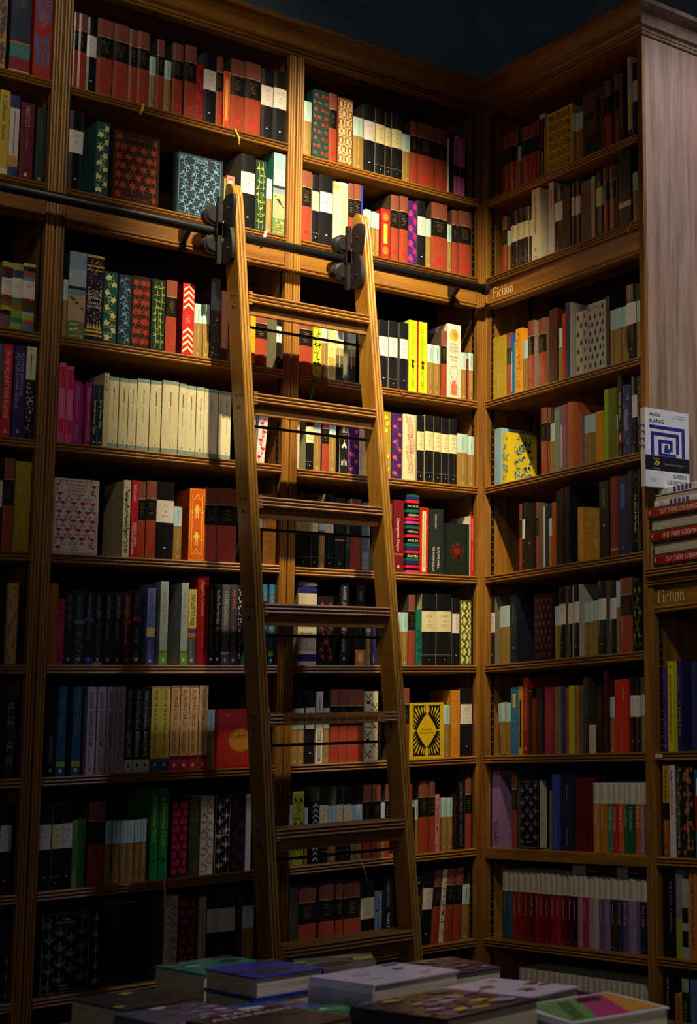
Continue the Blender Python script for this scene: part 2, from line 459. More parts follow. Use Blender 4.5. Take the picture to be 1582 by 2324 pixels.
def ladder():
    root = empty('library_ladder', 'leaning wooden library ladder with reeded treads in front of the shelves', 'ladder', loc=(0, 0, 0))
    TOP = 2.700
    for x0, x1 in ((XL-ST, XL), (XR, XR+ST)):
        b = MB()
        fr = reeds(x0, x1, 3, 0.005)
        def sec(z, f0, f1, k):
            yf = lad_y(z)+SD*f0; yb = lad_y(z)+SD*f1
            return [(x0, yb, z), (x0, yf, z)]+[(x, yf-o*k, z) for x, o in fr]+[(x1, yf, z), (x1, yb, z)]
        secs = [sec(0.0, 0, 1, 1), sec(TOP-0.10, 0, 1, 1), sec(TOP-0.05, 0.03, 0.92, 1), sec(TOP-0.02, 0.12, 0.78, 1),
                sec(TOP-0.006, 0.24, 0.66, 0.8), sec(TOP, 0.38, 0.56, 0.4)]
        b.loft(secs, WLAD)
        st = b.build('stile', root)
        xf = x0-0.0005
        for i, z in enumerate(TREADS):
            for dy, dz, r in ((0.020, -0.008, 0.0035), (0.044, -0.004, 0.0035), (0.032, -0.040, 0.006)):
                b = MB(); y = lad_y(z)+dy
                b.cyl((x0-0.0025, y, z+dz), (x0+0.001, y, z+dz), r, M_IRON, 8); b.build('bolt', st)
    for i, z in enumerate(TREADS):
        yf = lad_y(z); dep = 0.105
        b = MB()
        if i != 4:
            prof = [(yf+dep, z-0.026), (yf+dep, z)]+[(yf-o, z-t) for t, o in reeds(0, 0.030, 3, 0.0055)]+[(yf+0.012, z-0.030), (yf+0.012, z-0.060), (yf+0.026, z-0.060), (yf+0.026, z-0.030)]
            b.loft([[(XL+0.0005, y, q) for y, q in prof], [(XR-0.0005, y, q) for y, q in prof]], WLADX)
            t = b.build('tread', root)
        else:
            e = 0.036
            prof = [(yf+dep, z-0.026), (yf+dep, z)]+[(yf-o, z-t) for t, o in reeds(0, 0.030, 3, 0.0055)]
            b.loft([[(XL+0.0005, y, q) for y, q in prof], [(XL+e, y, q) for y, q in prof]], WLADX)
            b.loft([[(XR-e, y, q) for y, q in prof], [(XR-0.0005, y, q) for y, q in prof]], WLADX)
            b.box(XL+e, XR-e, yf-0.003, yf+dep, z-0.030, z, WLADX)
            t = b.build('tread', root)
            bt = MB(); text_into(bt, 'Please use with care  -  Do ask if you would like assistance', mat('1c120a'),
                                 lambda x, y: (XL+e+0.022+x, yf-0.0036, z-0.0215+y), 0.255, 0.013)
            bt.build('tread_lettering', t)
            for x in (XL+e+0.008, XR-e-0.008):
                bs = MB(); bs.cyl((x, yf-0.0045, z-0.015), (x, yf-0.002, z-0.015), 0.0042, mat('9a7a3c', 'm'), 12); bs.build('screw', t)
        b = MB(); b.cyl((XL, yf+0.060, z-0.085), (XR, yf+0.060, z-0.085), 0.0042, M_IRON, 10); b.build('tie_rod', root)
        b = MB(); b.box(XL+0.0005, XL+0.012, yf-0.004, yf+0.030, z-0.034, z+0.004, WLADX); b.build('tread_cleat', root)
    # roller brackets on the left face of each stile
    for xs in (XL-ST, XR):
        g = empty('roller_bracket', loc=(0, 0, 0)); g.parent = root
        xc = xs-0.026
        for dz in (0.044, -0.044):
            z = RAIL_Z+dz
            b = MB(); b.cyl((xc, RAIL_Y-0.013, z), (xc, RAIL_Y+0.013, z), 0.029, M_IRON, 24); b.build('roller', g)
            b = MB(); b.cyl((xc, RAIL_Y-0.019, z), (xc, RAIL_Y-0.013, z), 0.020, M_IRON, 24, 0.027); b.build('roller_cap', g)
        b = MB()
        b.box(xc+0.002, xc+0.015, RAIL_Y-0.034, RAIL_Y-0.020, RAIL_Z-0.105, RAIL_Z+0.098, M_IRON)
        b.build('strap', g)
        # figure-of-eight side plate against the stile
        pts = []
        for k in range(40):
            a = 2*math.pi*k/40
            zz = 0.105*math.cos(a); w = 0.016+0.017*abs(math.sin(2*a))**0.8 if abs(math.cos(a)) < 0.98 else 0.012
            pts.append((w*(1 if math.sin(a) >= 0 else -1)*min(1, abs(math.sin(a))*3), zz))
        yc = lad_y(RAIL_Z)+0.030
        b = MB()
        b.loft([[(xs-0.010, yc+p, RAIL_Z-0.005+q) for p, q in pts], [(xs-0.0005, yc+p, RAIL_Z-0.005+q) for p, q in pts]], M_IRON)
        b.box(xc, xs-0.002, RAIL_Y-0.034, RAIL_Y-0.022, RAIL_Z-0.020, RAIL_Z+0.020, M_IRON)
        b.build('side_plate', g)
        for dz in (0.055, -0.065):
            b = MB(); b.cyl((xs-0.013, yc, RAIL_Z+dz), (xs-0.010, yc, RAIL_Z+dz), 0.005, M_STEEL, 10); b.build('plate_bolt', g)
# ------------------------------------------------------------------ lettering
TXT = {}
def text_tris(s):
    if s in TXT: return TXT[s]
    cu = bpy.data.curves.new('tmp_text', 'FONT'); cu.body = s; cu.resolution_u = 2; cu.size = 1.0
    ob = bpy.data.objects.new('tmp_text', cu)
    me = bpy.data.meshes.new_from_object(ob)
    v = [(p.co.x, p.co.y) for p in me.vertices]; f = [tuple(p.vertices) for p in me.polygons]
    bpy.data.objects.remove(ob); bpy.data.curves.remove(cu); bpy.data.meshes.remove(me)
    if not v: v = [(0, 0)]; f = []
    x0 = min(p[0] for p in v); x1 = max(p[0] for p in v)
    v = [(p[0]-x0, p[1]) for p in v]
    TXT[s] = (v, f, max(1e-4, x1-x0))
    return TXT[s]

def text_into(b, s, m, fn, length, maxh):
    """lay s out over `length`, cap height at most maxh; fn maps (x along, y up) to 3D"""
    v, f, w = text_tris(s)
    if not f: return
    sy = min(maxh/0.73, length/w*1.6); sx = min(length/w, sy*1.15)
    i = len(b.v); sl = b.slot(m)
    b.v.extend(fn(x*sx, y*sy) for x, y in v)
    for q in f: b.f.append(tuple(i+k for k in q)); b.m.append(sl)
    return w*sx

ladder()

# ------------------------------------------------------------------ 2D ornament library: polygons in metres over a w x h field
def ell(cx, cy, rx, ry, n=9, a=0.0):
    ca, sa = math.cos(a), math.sin(a)
    return [(cx+rx*math.cos(2*math.pi*k/n)*ca-ry*math.sin(2*math.pi*k/n)*sa, cy+rx*math.cos(2*math.pi*k/n)*sa+ry*math.sin(2*math.pi*k/n)*ca) for k in range(n)]

def stroke(pts, w, P):
    for (x0, y0), (x1, y1) in zip(pts, pts[1:]):
        d = math.hypot(x1-x0, y1-y0) or 1e-6
        nx, ny = -(y1-y0)/d*w/2, (x1-x0)/d*w/2
        P.append([(x0+nx, y0+ny), (x0-nx, y0-ny), (x1-nx, y1-ny), (x1+nx, y1+ny)])

def ringp(cx, cy, r, w, P, n=14, a0=0.0, a1=2*math.pi, ay=1.0):
    stroke([(cx+r*math.cos(a0+(a1-a0)*k/n), cy+ay*r*math.sin(a0+(a1-a0)*k/n)) for k in range(n+1)], w, P)

def star(cx, cy, r, n, inner, a0=0.0):
    return [(cx+(r if k % 2 == 0 else r*inner)*math.cos(a0+math.pi*k/n), cy+(r if k % 2 == 0 else r*inner)*math.sin(a0+math.pi*k/n)) for k in range(2*n)]

def cells(w, h, s):
    """staggered grid of cell centres with pitch s"""
    nx = max(1, round(w/s)); ny = max(2, round(h/s)); out = []
    for j in range(ny):
        for i in range(nx):
            x = (i+0.5+(0.25 if j % 2 else -0.25)*(0.9 if nx > 1 else 1.1))*w/nx
            out.append((x, (j+0.5)*h/ny, i, j))
        if nx > 1: out.append((w*1.0 if j % 2 == 0 else 0.0, (j+0.5)*h/ny, nx, j))
    return out

def ornament(kind, w, h, rnd):
    P = []
    lw = 0.0011
    if kind in ('ivy', 'oak', 'strelitzia'):
        s = min(0.030, max(0.021, w*0.66))
        for x, y, i, j in cells(w, h, s):
            a = rnd.uniform(0, 6.28); r = s*0.62
            if kind == 'ivy':
                lobes = [(0, 1.05), (.42, .52), (.95, .92), (1.45, .5), (2.15, .78), (2.75, .42), (3.14, .2), (-2.75, .42), (-2.15, .78), (-1.45, .5), (-.95, .92), (-.42, .52)]
                P.append([(x+r*l*math.cos(a+t), y+r*l*math.sin(a+t)) for t, l in lobes])
                ringp(x, y, s*0.7, lw, P, 6, a, a+2.2)
            elif kind == 'oak':
                P.append([(x+r*(0.5+0.35*math.cos(5*t))*math.cos(t)*0.7, y+r*(0.75+0.25*math.cos(6*t))*math.sin(t)*1.1) for t in [2*math.pi*k/20 for k in range(20)]])
            else:
                for q in range(4): P.append(ell(x+r*.5*math.cos(a+q*.45), y+r*.5*math.sin(a+q*.45), r*.55, r*.1, 6, a+q*.45))
    elif kind == 'maple':
        for x, y, i, j in cells(w, h, min(0.030, max(.024, w*.62))):
            P.append(star(x, y, 0.0150, 7, 0.40, rnd.uniform(0, 1))); stroke([(x, y-0.013), (x, y-0.024)], lw, P)
    elif kind == 'vineblue':
        n = max(1, round(w/0.026))
        for i in range(n):
            cx = (i+0.5)*w/n; pts = [(cx+0.004*math.sin(k*0.8+i), k*h/24) for k in range(25)]
            stroke(pts, lw*1.3, P)
            for k in range(1, 24):
                sx = 1 if k % 2 else -1; x, y = pts[k]
                stroke([(x, y), (x+sx*0.006, y+0.004), (x+sx*0.009, y+0.001)], lw, P)
                if k % 3 == 1:
                    P.append(star(x+sx*0.007, y+0.004, 0.0052, 5, 0.55, k))
                    P.append(ell(x+sx*0.012, y-0.002, 0.0028, 0.0018, 6, k))
                if k % 3 == 2: ringp(x-sx*0.008, y, 0.003, lw*.8, P, 6, 0, 4.5)
    elif kind == 'bamboo':
        for c in (0.28, 0.72):
            pts = [(w*c+0.0015*math.sin(k), k*h/10) for k in range(11)]; stroke(pts, lw, P)
            for k in range(1, 10):
                for q in range(3):
                    a = rnd.uniform(-.5, 3.6); P.append(ell(pts[k][0]+.0045*math.cos(a), pts[k][1]+.0045*math.sin(a), .0052, .0011, 6, a))
    elif kind in ('zigzag', 'diag'):
        n = 11
        for k in range(n):
            y = k*h/n; t = h/n*0.42
            if kind == 'diag': P.append([(0, y), (w, y+w), (w, y+w+t), (0, y+t)])
            elif 3 < k < 7: continue
            else:
                P.append([(0, y), (w/2, y+w*.5), (w/2, y+w*.5+t), (0, y+t)]); P.append([(w/2, y+w*.5), (w, y), (w, y+t), (w/2, y+w*.5+t)])
        P = [[(min(w, max(0, a)), min(h, max(0, c))) for a, c in p] for p in P]
    elif kind == 'stripe':
        for z0, z1 in ((0.05, .27), (.7, .94)):
            k = z0*h
            while k < z1*h:
                stroke([(w*.15, k), (w*.5, k+w*.3), (w*.85, k)], lw*.9, P); k += 0.0035
    elif kind == 'flamingo':
        s = 0.026
        for x, y, i, j in cells(w, h, s):
            f = 1 if (i+j) % 2 else -1
            P.append([(x-f*.009, y+.001), (x-f*.003, y+.0045), (x+f*.004, y+.003), (x+f*.005, y-.001), (x, y-.004), (x-f*.006, y-.0025)])
            stroke([(x+f*.004, y+.001), (x+f*.009, y+.003), (x+f*.0085, y+.008), (x+f*.0045, y+.009), (x+f*.0042, y+.0125), (x+f*.008, y+.0135)], .0019, P)
            stroke([(x, y-.003), (x+f*.001, y-.009), (x-f*.001, y-.015)], .0008, P); stroke([(x, y-.003), (x-f*.004, y-.008), (x, y-.0115)], .0008, P)
            P.append(ell(x-f*.009, y+.011, .002, .002, 8))
    elif kind == 'cameo':
        for x, y, i, j in cells(w, h, 0.029):
            ringp(x, y, .0135, .0016, P, 16, ay=1.25); ringp(x, y, .0105, .0012, P, 14, ay=1.25)
            P.append(ell(x, y+.003, .0045, .0055, 8)); P.append([(x-.006, y-.009), (x+.006, y-.009), (x+.002, y-.001), (x-.002, y-.001)])
    elif kind in ('poppy', 'pom', 'medal', 'lantern'):
        s = 0.024
        for x, y, i, j in cells(w, h, s):
            if kind == 'pom':
                P.append(ell(x, y, .0088, .0088, 12)); P.append([(x-.003, y+.008), (x-.004, y+.013), (x, y+.011), (x+.004, y+.013), (x+.003, y+.008)])
                stroke([(x, y-.008), (x+.004, y-.014), (x+.010, y-.015)], lw*1.4, P); P.append(ell(x+.008, y-.012, .005, .002, 7, .6))
            elif kind == 'lantern':
                P.append([(x-.007, y-.009), (x+.007, y-.009), (x+.0075, y+.003), (x+.003, y+.009), (x-.003, y+.009), (x-.0075, y+.003)])
                P.append([(x-.010, y-.011), (x+.010, y-.011), (x+.010, y-.0125), (x-.010, y-.0125)])
            elif kind == 'poppy':
                P.append([(x+(.0085*rnd.uniform(.45, 1.1))*math.cos(t), y+(.0085*rnd.uniform(.45, 1.1))*math.sin(t)) for t in [k*.63 for k in range(10)]])
                P.append(ell(x+.009, y-.008, .003, .0012, 6, rnd.uniform(0, 3)))
        if kind == 'medal':
            P = [star(w*.45, h*.46, w*.2, 9, .75)]
            for q in range(26): a = rnd.uniform(0, 6.28); P.append(ell(w*.45+w*.24*math.cos(a), h*.46+w*.3*math.sin(a), .005, .0016, 6, a))
            ringp(w*.45, h*.46, w*.33, .0015, P, 24, ay=1.3)
    elif kind == 'burst':
        for cy, d in ((h*.14, 1), (h*.86, -1)):
            for k in range(16): 
                a = math.pi*2*k/16; stroke([(w/2+.003*math.cos(a), cy+.003*math.sin(a)), (w/2+w*.42*math.cos(a), cy+w*.55*math.sin(a))], .0011, P)
        P.append([(w*.32, h*.3), (w*.32, h*.305), (w*.68, h*.305), (w*.68, h*.3)]); P.append([(w*.32, h*.69), (w*.32, h*.695), (w*.68, h*.695), (w*.68, h*.69)])
    elif kind == 'scallop':
        s = 0.0125; j = 0; y = 0.004
        while y < h-.008:
            x = s*(0.5 if j % 2 else 0)
            while x <= w:
                for r in (.0062, .0042, .0022):
                    if r < x < w-r or r < .003: ringp(min(max(x, r), w-r), y, r, .0007, P, 6, 0, math.pi)
                x += s
            y += .0062; j += 1
    elif kind == 'goldleaf':
        for k in range(190):
            y = rnd.uniform(.03, .97)*h; ed = abs(y/h-.5) < .17
            x = (rnd.uniform(.04, .2) if rnd.random() < .5 else rnd.uniform(.8, .96))*w if ed else rnd.uniform(.06, .94)*w
            if .84*h < h-y < .96*h: continue
            P.append(ell(x, y, rnd.uniform(.0012, .0026), .0009, 5, rnd.uniform(0, 3)))
        for q in range(5): P.append([(w*(.2*q), h*.12), (w*(.2*q+.2), h*.12), (w*(.2*q+.1), h*.19)])
    elif kind == 'knight':
        for x0 in (.14, .86): stroke([(w*x0, h*.05), (w*x0, h*.95)], .0015, P)
        for cy in (.3, .7):
            P.append(ell(w/2, h*(cy+.075), .0042, .0042, 9)); P.append(ell(w/2, h*(cy+.02), .0062, .0105, 10)); 
            for sx in (-1, 1):
                stroke([(w/2+sx*.0025, h*cy-.002), (w/2+sx*.003, h*cy-.021)], .0026, P); stroke([(w/2+sx*.005, h*cy+.010), (w/2+sx*.0085, h*cy)], .002, P)
                P.append(star(w/2+sx*w*.36, h*(cy-.02), .005, 4, .4))
        for cy, d in ((.86, 1), (.06, 1)):
            for sx in (-1, 1): stroke([(w/2, h*(cy+.09)), (w/2+sx*w*.12, h*(cy+.04)), (w/2+sx*w*.3, h*cy)], .0017, P)
            stroke([(w*.35, h*(cy+.02)), (w*.65, h*(cy+.02))], .0013, P)
    elif kind in ('scroll', 'celt', 'paisley'):
        n = int(w*h/0.00016) if kind != 'paisley' else int(w*h/.00022)
        for k in range(min(160, max(8, n))):
            x = rnd.uniform(.12, .88)*w; y = rnd.uniform(.05, .95)*h; r = rnd.uniform(.003, .006); a = rnd.uniform(0, 6)
            if kind == 'paisley': P.append(ell(x, y, r*1.3, r*.7, 8, a)); stroke([(x, y), (x+r*2*math.cos(a), y+r*2*math.sin(a))], .0016, P)
            else: ringp(x, y, min(r, w*.3), .0009, P, 8, a, a+4.4)
    elif kind == 'chand':
        n = max(1, round(w/0.025)); m = max(2, round(h/0.040))
        for i in range(n):
            for j in range(m):
                x = (i+.5)*w/n; y = (j+.5+(0.25 if i % 2 else -.15))*h/m
                
                s = 1.0
                stroke([(x, y-.012), (x, y+.018)], .0016*s, P); P.append([(x-.003*s, y), (x, y-.011), (x+.003*s, y), (x, y+.008)])
                for sx in (-1, 1):
                    for q, yy in ((.006, 0), (.0115, .003)):
                        stroke([(x, y+.004+yy), (x+sx*q*.6*s, y-.004+yy), (x+sx*q*s, y-.002+yy), (x+sx*q*s, y+.006+yy)], .0010, P)
    elif kind == 'clock':
        for x, y, i, j in cells(w, h, .024):
            ringp(x, y, .011, .0013, P, 16); ringp(x, y, .0082, .0008, P, 14); ringp(x, y+.0145, .003, .001, P, 8); stroke([(x, y), (x+.004, y+.003)], .0009, P)
    elif kind in ('key', 'keyx'):
        for x, y, i, j in cells(w, h, .036 if kind == 'key' else .028):
            for a in ((rnd.uniform(1.2, 1.9),) if kind == 'key' else (.8, 2.3)):
                c, s = math.cos(a), math.sin(a); L = .012
                ringp(x+c*L, y+s*L, .0035, .0016, P, 9); stroke([(x+c*L*.7, y+s*L*.7), (x-c*L, y-s*L)], .0018, P)
                stroke([(x-c*L, y-s*L), (x-c*L-s*.005, y-s*L+c*.005)], .002, P)
            if kind == 'keyx' and j % 2: P.append([(w*.12, y+.010), (w*.36, y+.010), (w*.36, y+.019), (w*.12, y+.019)])
    elif kind == 'chair':
        for j, c in enumerate((.12, .3, .62, .8)):
            y = h*c; stroke([(w*.25, y), (w*.25, y+.026)], .0015, P); stroke([(w*.25, y+.012), (w*.75, y+.014)], .003, P)
            stroke([(w*.72, y), (w*.75, y+.014), (w*.75, y+.026)], .0013, P); stroke([(w*.25, y+.025), (w*.75, y+.027)], .002, P)
            for q in (.4, .55): stroke([(w*q, y+.014), (w*q, y+.026)], .0009, P)
    elif kind == 'heart':
        for x, y, i, j in cells(w, h, .027):
            P.append([(x, y-.0095), (x+.006, y-.002), (x+.0055, y+.005), (x+.001, y+.0065), (x-.003, y+.0055), (x-.006, y), (x-.004, y-.006)])
            stroke([(x, y+.005), (x+.001, y+.010), (x+.005, y+.0105)], .0018, P); stroke([(x-.003, y+.004), (x-.003, y+.0095)], .0014, P)
    elif kind == 'rings':
        for x, y, i, j in cells(w, h, .031):
            ringp(x, y, .0125, .0026, P, 16); ringp(x, y, .0072, .0014, P, 12); P.append(ell(x, y, .0036, .0036, 10))
    elif kind == 'bee':
        for k, c in enumerate((.1, .2, .31, .72, .83, .93)):
            x = w*(.4 if k % 2 else .6); y = h*c; a = .5 if k % 2 else -.5
            P.append(ell(x, y, .0065, .0034, 9, a)); P.append(ell(x-.003, y+.0055, .0058, .0022, 8, a+.9)); P.append(ell(x+.004, y+.0050, .0055, .0020, 8, a-.2+1.8)); P.append(ell(x-.006, y-.003, .003, .0015, 6, a))
    elif kind in ('wheat', 'fern', 'frond'):
        sc = 2.2 if kind == 'frond' else 1.0
        for c0, c1, bx in ((.05, .4, .5), (.36, .68, .62), (.62, .96, .45)) if kind != 'frond' else ((.08, .46, .5), (.62, .98, .5)):
            pts = [(w*bx+w*.1*math.sin(k*.5), h*(c0+(c1-c0)*k/9)) for k in range(10)]; stroke(pts, .0011*sc, P)
            for k in range(1, 10):
                for sx in (-1, 1): P.append(ell(pts[k][0]+sx*.0058*sc, pts[k][1]+.004*sc, .0058*sc, .0013*sc, 6, sx*.75 if sx > 0 else math.pi-.75))
        if kind == 'fern' and w > .06:
            for k in range(60): P.append(ell(rnd.uniform(.1, .9)*w, rnd.uniform(.08, .95)*h, .006, .0014, 6, rnd.uniform(0, 3)))
    elif kind in ('birdvine', 'vine', 'birdtree'):
        for c in (.3, .7):
            pts = [(w*(c+.14*math.sin(k*.9+c*9)), h*(.04+.92*k/16)) for k in range(17)]; stroke(pts, .0013, P)
            for k in range(1, 16, 2):
                x, y = pts[k]; sx = 1 if k % 4 == 1 else -1
                if kind == 'vine': ringp(x+sx*.004, y, .004, .001, P, 7, 0, 4.2); continue
                if k % 3 == 0 or kind == 'birdtree': P.append([(x-sx*.008, y-.005), (x-sx*.001, y+.003), (x+sx*.004, y+.006), (x+sx*.006, y+.003), (x+sx*.002, y-.003)])
                P.append(ell(x+sx*.005, y-.006, .004, .0016, 6, sx*.7))
    elif kind in ('speck', 'stars', 'paint'):
        n = min(90, max(12, int(w*h/0.00005)))
        for k in range(n):
            x = rnd.uniform(.1, .9)*w; y = rnd.uniform(.03, .97)*h
            if kind == 'stars': P.append(ell(x, y, .0008, .0008, 5))
            else:
                r = rnd.uniform(.0008, .0026)*(2.5 if kind == 'paint' else 1); P.append([(x+r*rnd.uniform(.4, 1.2)*math.cos(t*1.05), y+r*rnd.uniform(.5, 1.6)*math.sin(t*1.05)) for t in range(6)])
    elif kind == 'sun':
        cx, cy, r = w*.56, h*.46, w*.30
        P.append(ell(cx, cy, r, r, 28))
        for k in range(28):
            a = 2*math.pi*k/28; P.append([(cx+r*1.05*math.cos(a-.07), cy+r*1.05*math.sin(a-.07)), (cx+r*1.05*math.cos(a+.07), cy+r*1.05*math.sin(a+.07)), (cx+r*1.13*math.cos(a), cy+r*1.13*math.sin(a))])
            for q in range(4): P.append(ell(cx+r*(1.22+.13*q)*math.cos(a), cy+r*(1.22+.16*q)*math.sin(a), .0008, .0008, 5))
        P.append([(w*.14, h*.92), (w*.2, h*.93), (w*.26, h*.96), (w*.21, h*.9), (w*.17, h*.9)])
        P = [p for p in P if all(0.04*w < x < .96*w and .03*h < y < .97*h for x, y in p)]
    elif kind == 'kafka':
        # four mirrored dark wings leaving a clear lozenge; the pale wing cells are laid over them
        for sx in (-1, 1):
            for sy in (-1, 1):
                def q(u, v): return (w/2+sx*u*w*.47, h/2+sy*v*h*.485)
                P.append([q(*p) for p in ((.04, .66), (.12, .74), (.10, .98), (.97, .98), (.97, .10), (.90, .04), (.72, .02), (.62, .16), (.44, .34), (.24, .52))])
    elif kind == 'temple':
        for c in (.18, .8):
            for k in range(5): x = w*(.2+.15*k); stroke([(x, h*c-.011), (x, h*c+.010-.003*abs(k-2))], .0013, P)
            stroke([(w*.15, h*c-.010), (w*.85, h*c-.010)], .0013, P); ringp(w/2, h*c-.004, w*.2, .0012, P, 9, 0, math.pi)
        P.append([(w*.22, h*.44), (w*.78, h*.44), (w*.8, h*.47), (w*.62, h*.52), (w*.5, h*.56), (w*.38, h*.52), (w*.2, h*.47)]); stroke([(w/2, h*.56), (w/2, h*.6)], .0014, P)
    elif kind == 'scissor':
        for x, y, i, j in cells(w, h, .024):
            ringp(x-.003, y-.005, .0025, .0009, P, 7); ringp(x+.003, y-.005, .0025, .0009, P, 7); stroke([(x-.002, y-.003), (x+.004, y+.009)], .0011, P); stroke([(x+.002, y-.003), (x-.004, y+.009)], .0011, P)
    elif kind == 'frame':
        for c0, c1 in ((.02, .3), (.34, .64), (.7, .98)):
            for a, c in (((.12, c0), (.88, c0)), ((.88, c0), (.88, c1)), ((.88, c1), (.12, c1)), ((.12, c1), (.12, c0))): stroke([(w*a[0], h*a[1]), (w*c[0], h*c[1])], .0011, P)
            for k in range(14): ringp(rnd.uniform(.25, .75)*w, h*rnd.uniform(c0+.05, c1-.05), .003, .0009, P, 6, 0, 4)
    elif kind == 'folio':
        P.append([(w*.03, 0), (w*.97, 0), (w*.97, h*.3), (w*.03, h*.3)]); P.append([(w*.05, h*.56), (w*.5, h*.58), (w*.5, h*.7), (w*.05, h*.68)])
        P.append([(w*.6, h*.32), (w*.95, h*.32), (w*.95, h*.8), (w*.8, h*.93), (w*.65, h*.78), (w*.7, h*.55)])
    elif kind == 'keyhole':
        P.append(ell(w*.5, h*.42, w*.24, w*.24, 12))
    elif kind == 'face':
        P.append(ell(w/2, h*.86, w*.36, w*.42, 20))
    return P

def clip_keep(P, w, h):
    """clip ornament polygons to the printed field"""
    out = []
    for p in P:
        for ax, lim, sg in ((0, 0.0, 1), (0, w, -1), (1, 0.0, 1), (1, h, -1)):
            q = []
            for k in range(len(p)):
                a, b = p[k-1], p[k]
                da, db = (a[ax]-lim)*sg, (b[ax]-lim)*sg
                if (da >= 0) != (db >= 0):
                    t = da/(da-db); q.append((a[0]+(b[0]-a[0])*t, a[1]+(b[1]-a[1])*t))
                if db >= 0: q.append(b)
            p = q
            if len(p) < 3: break
        if len(p) >= 3: out.append(p)
    return out
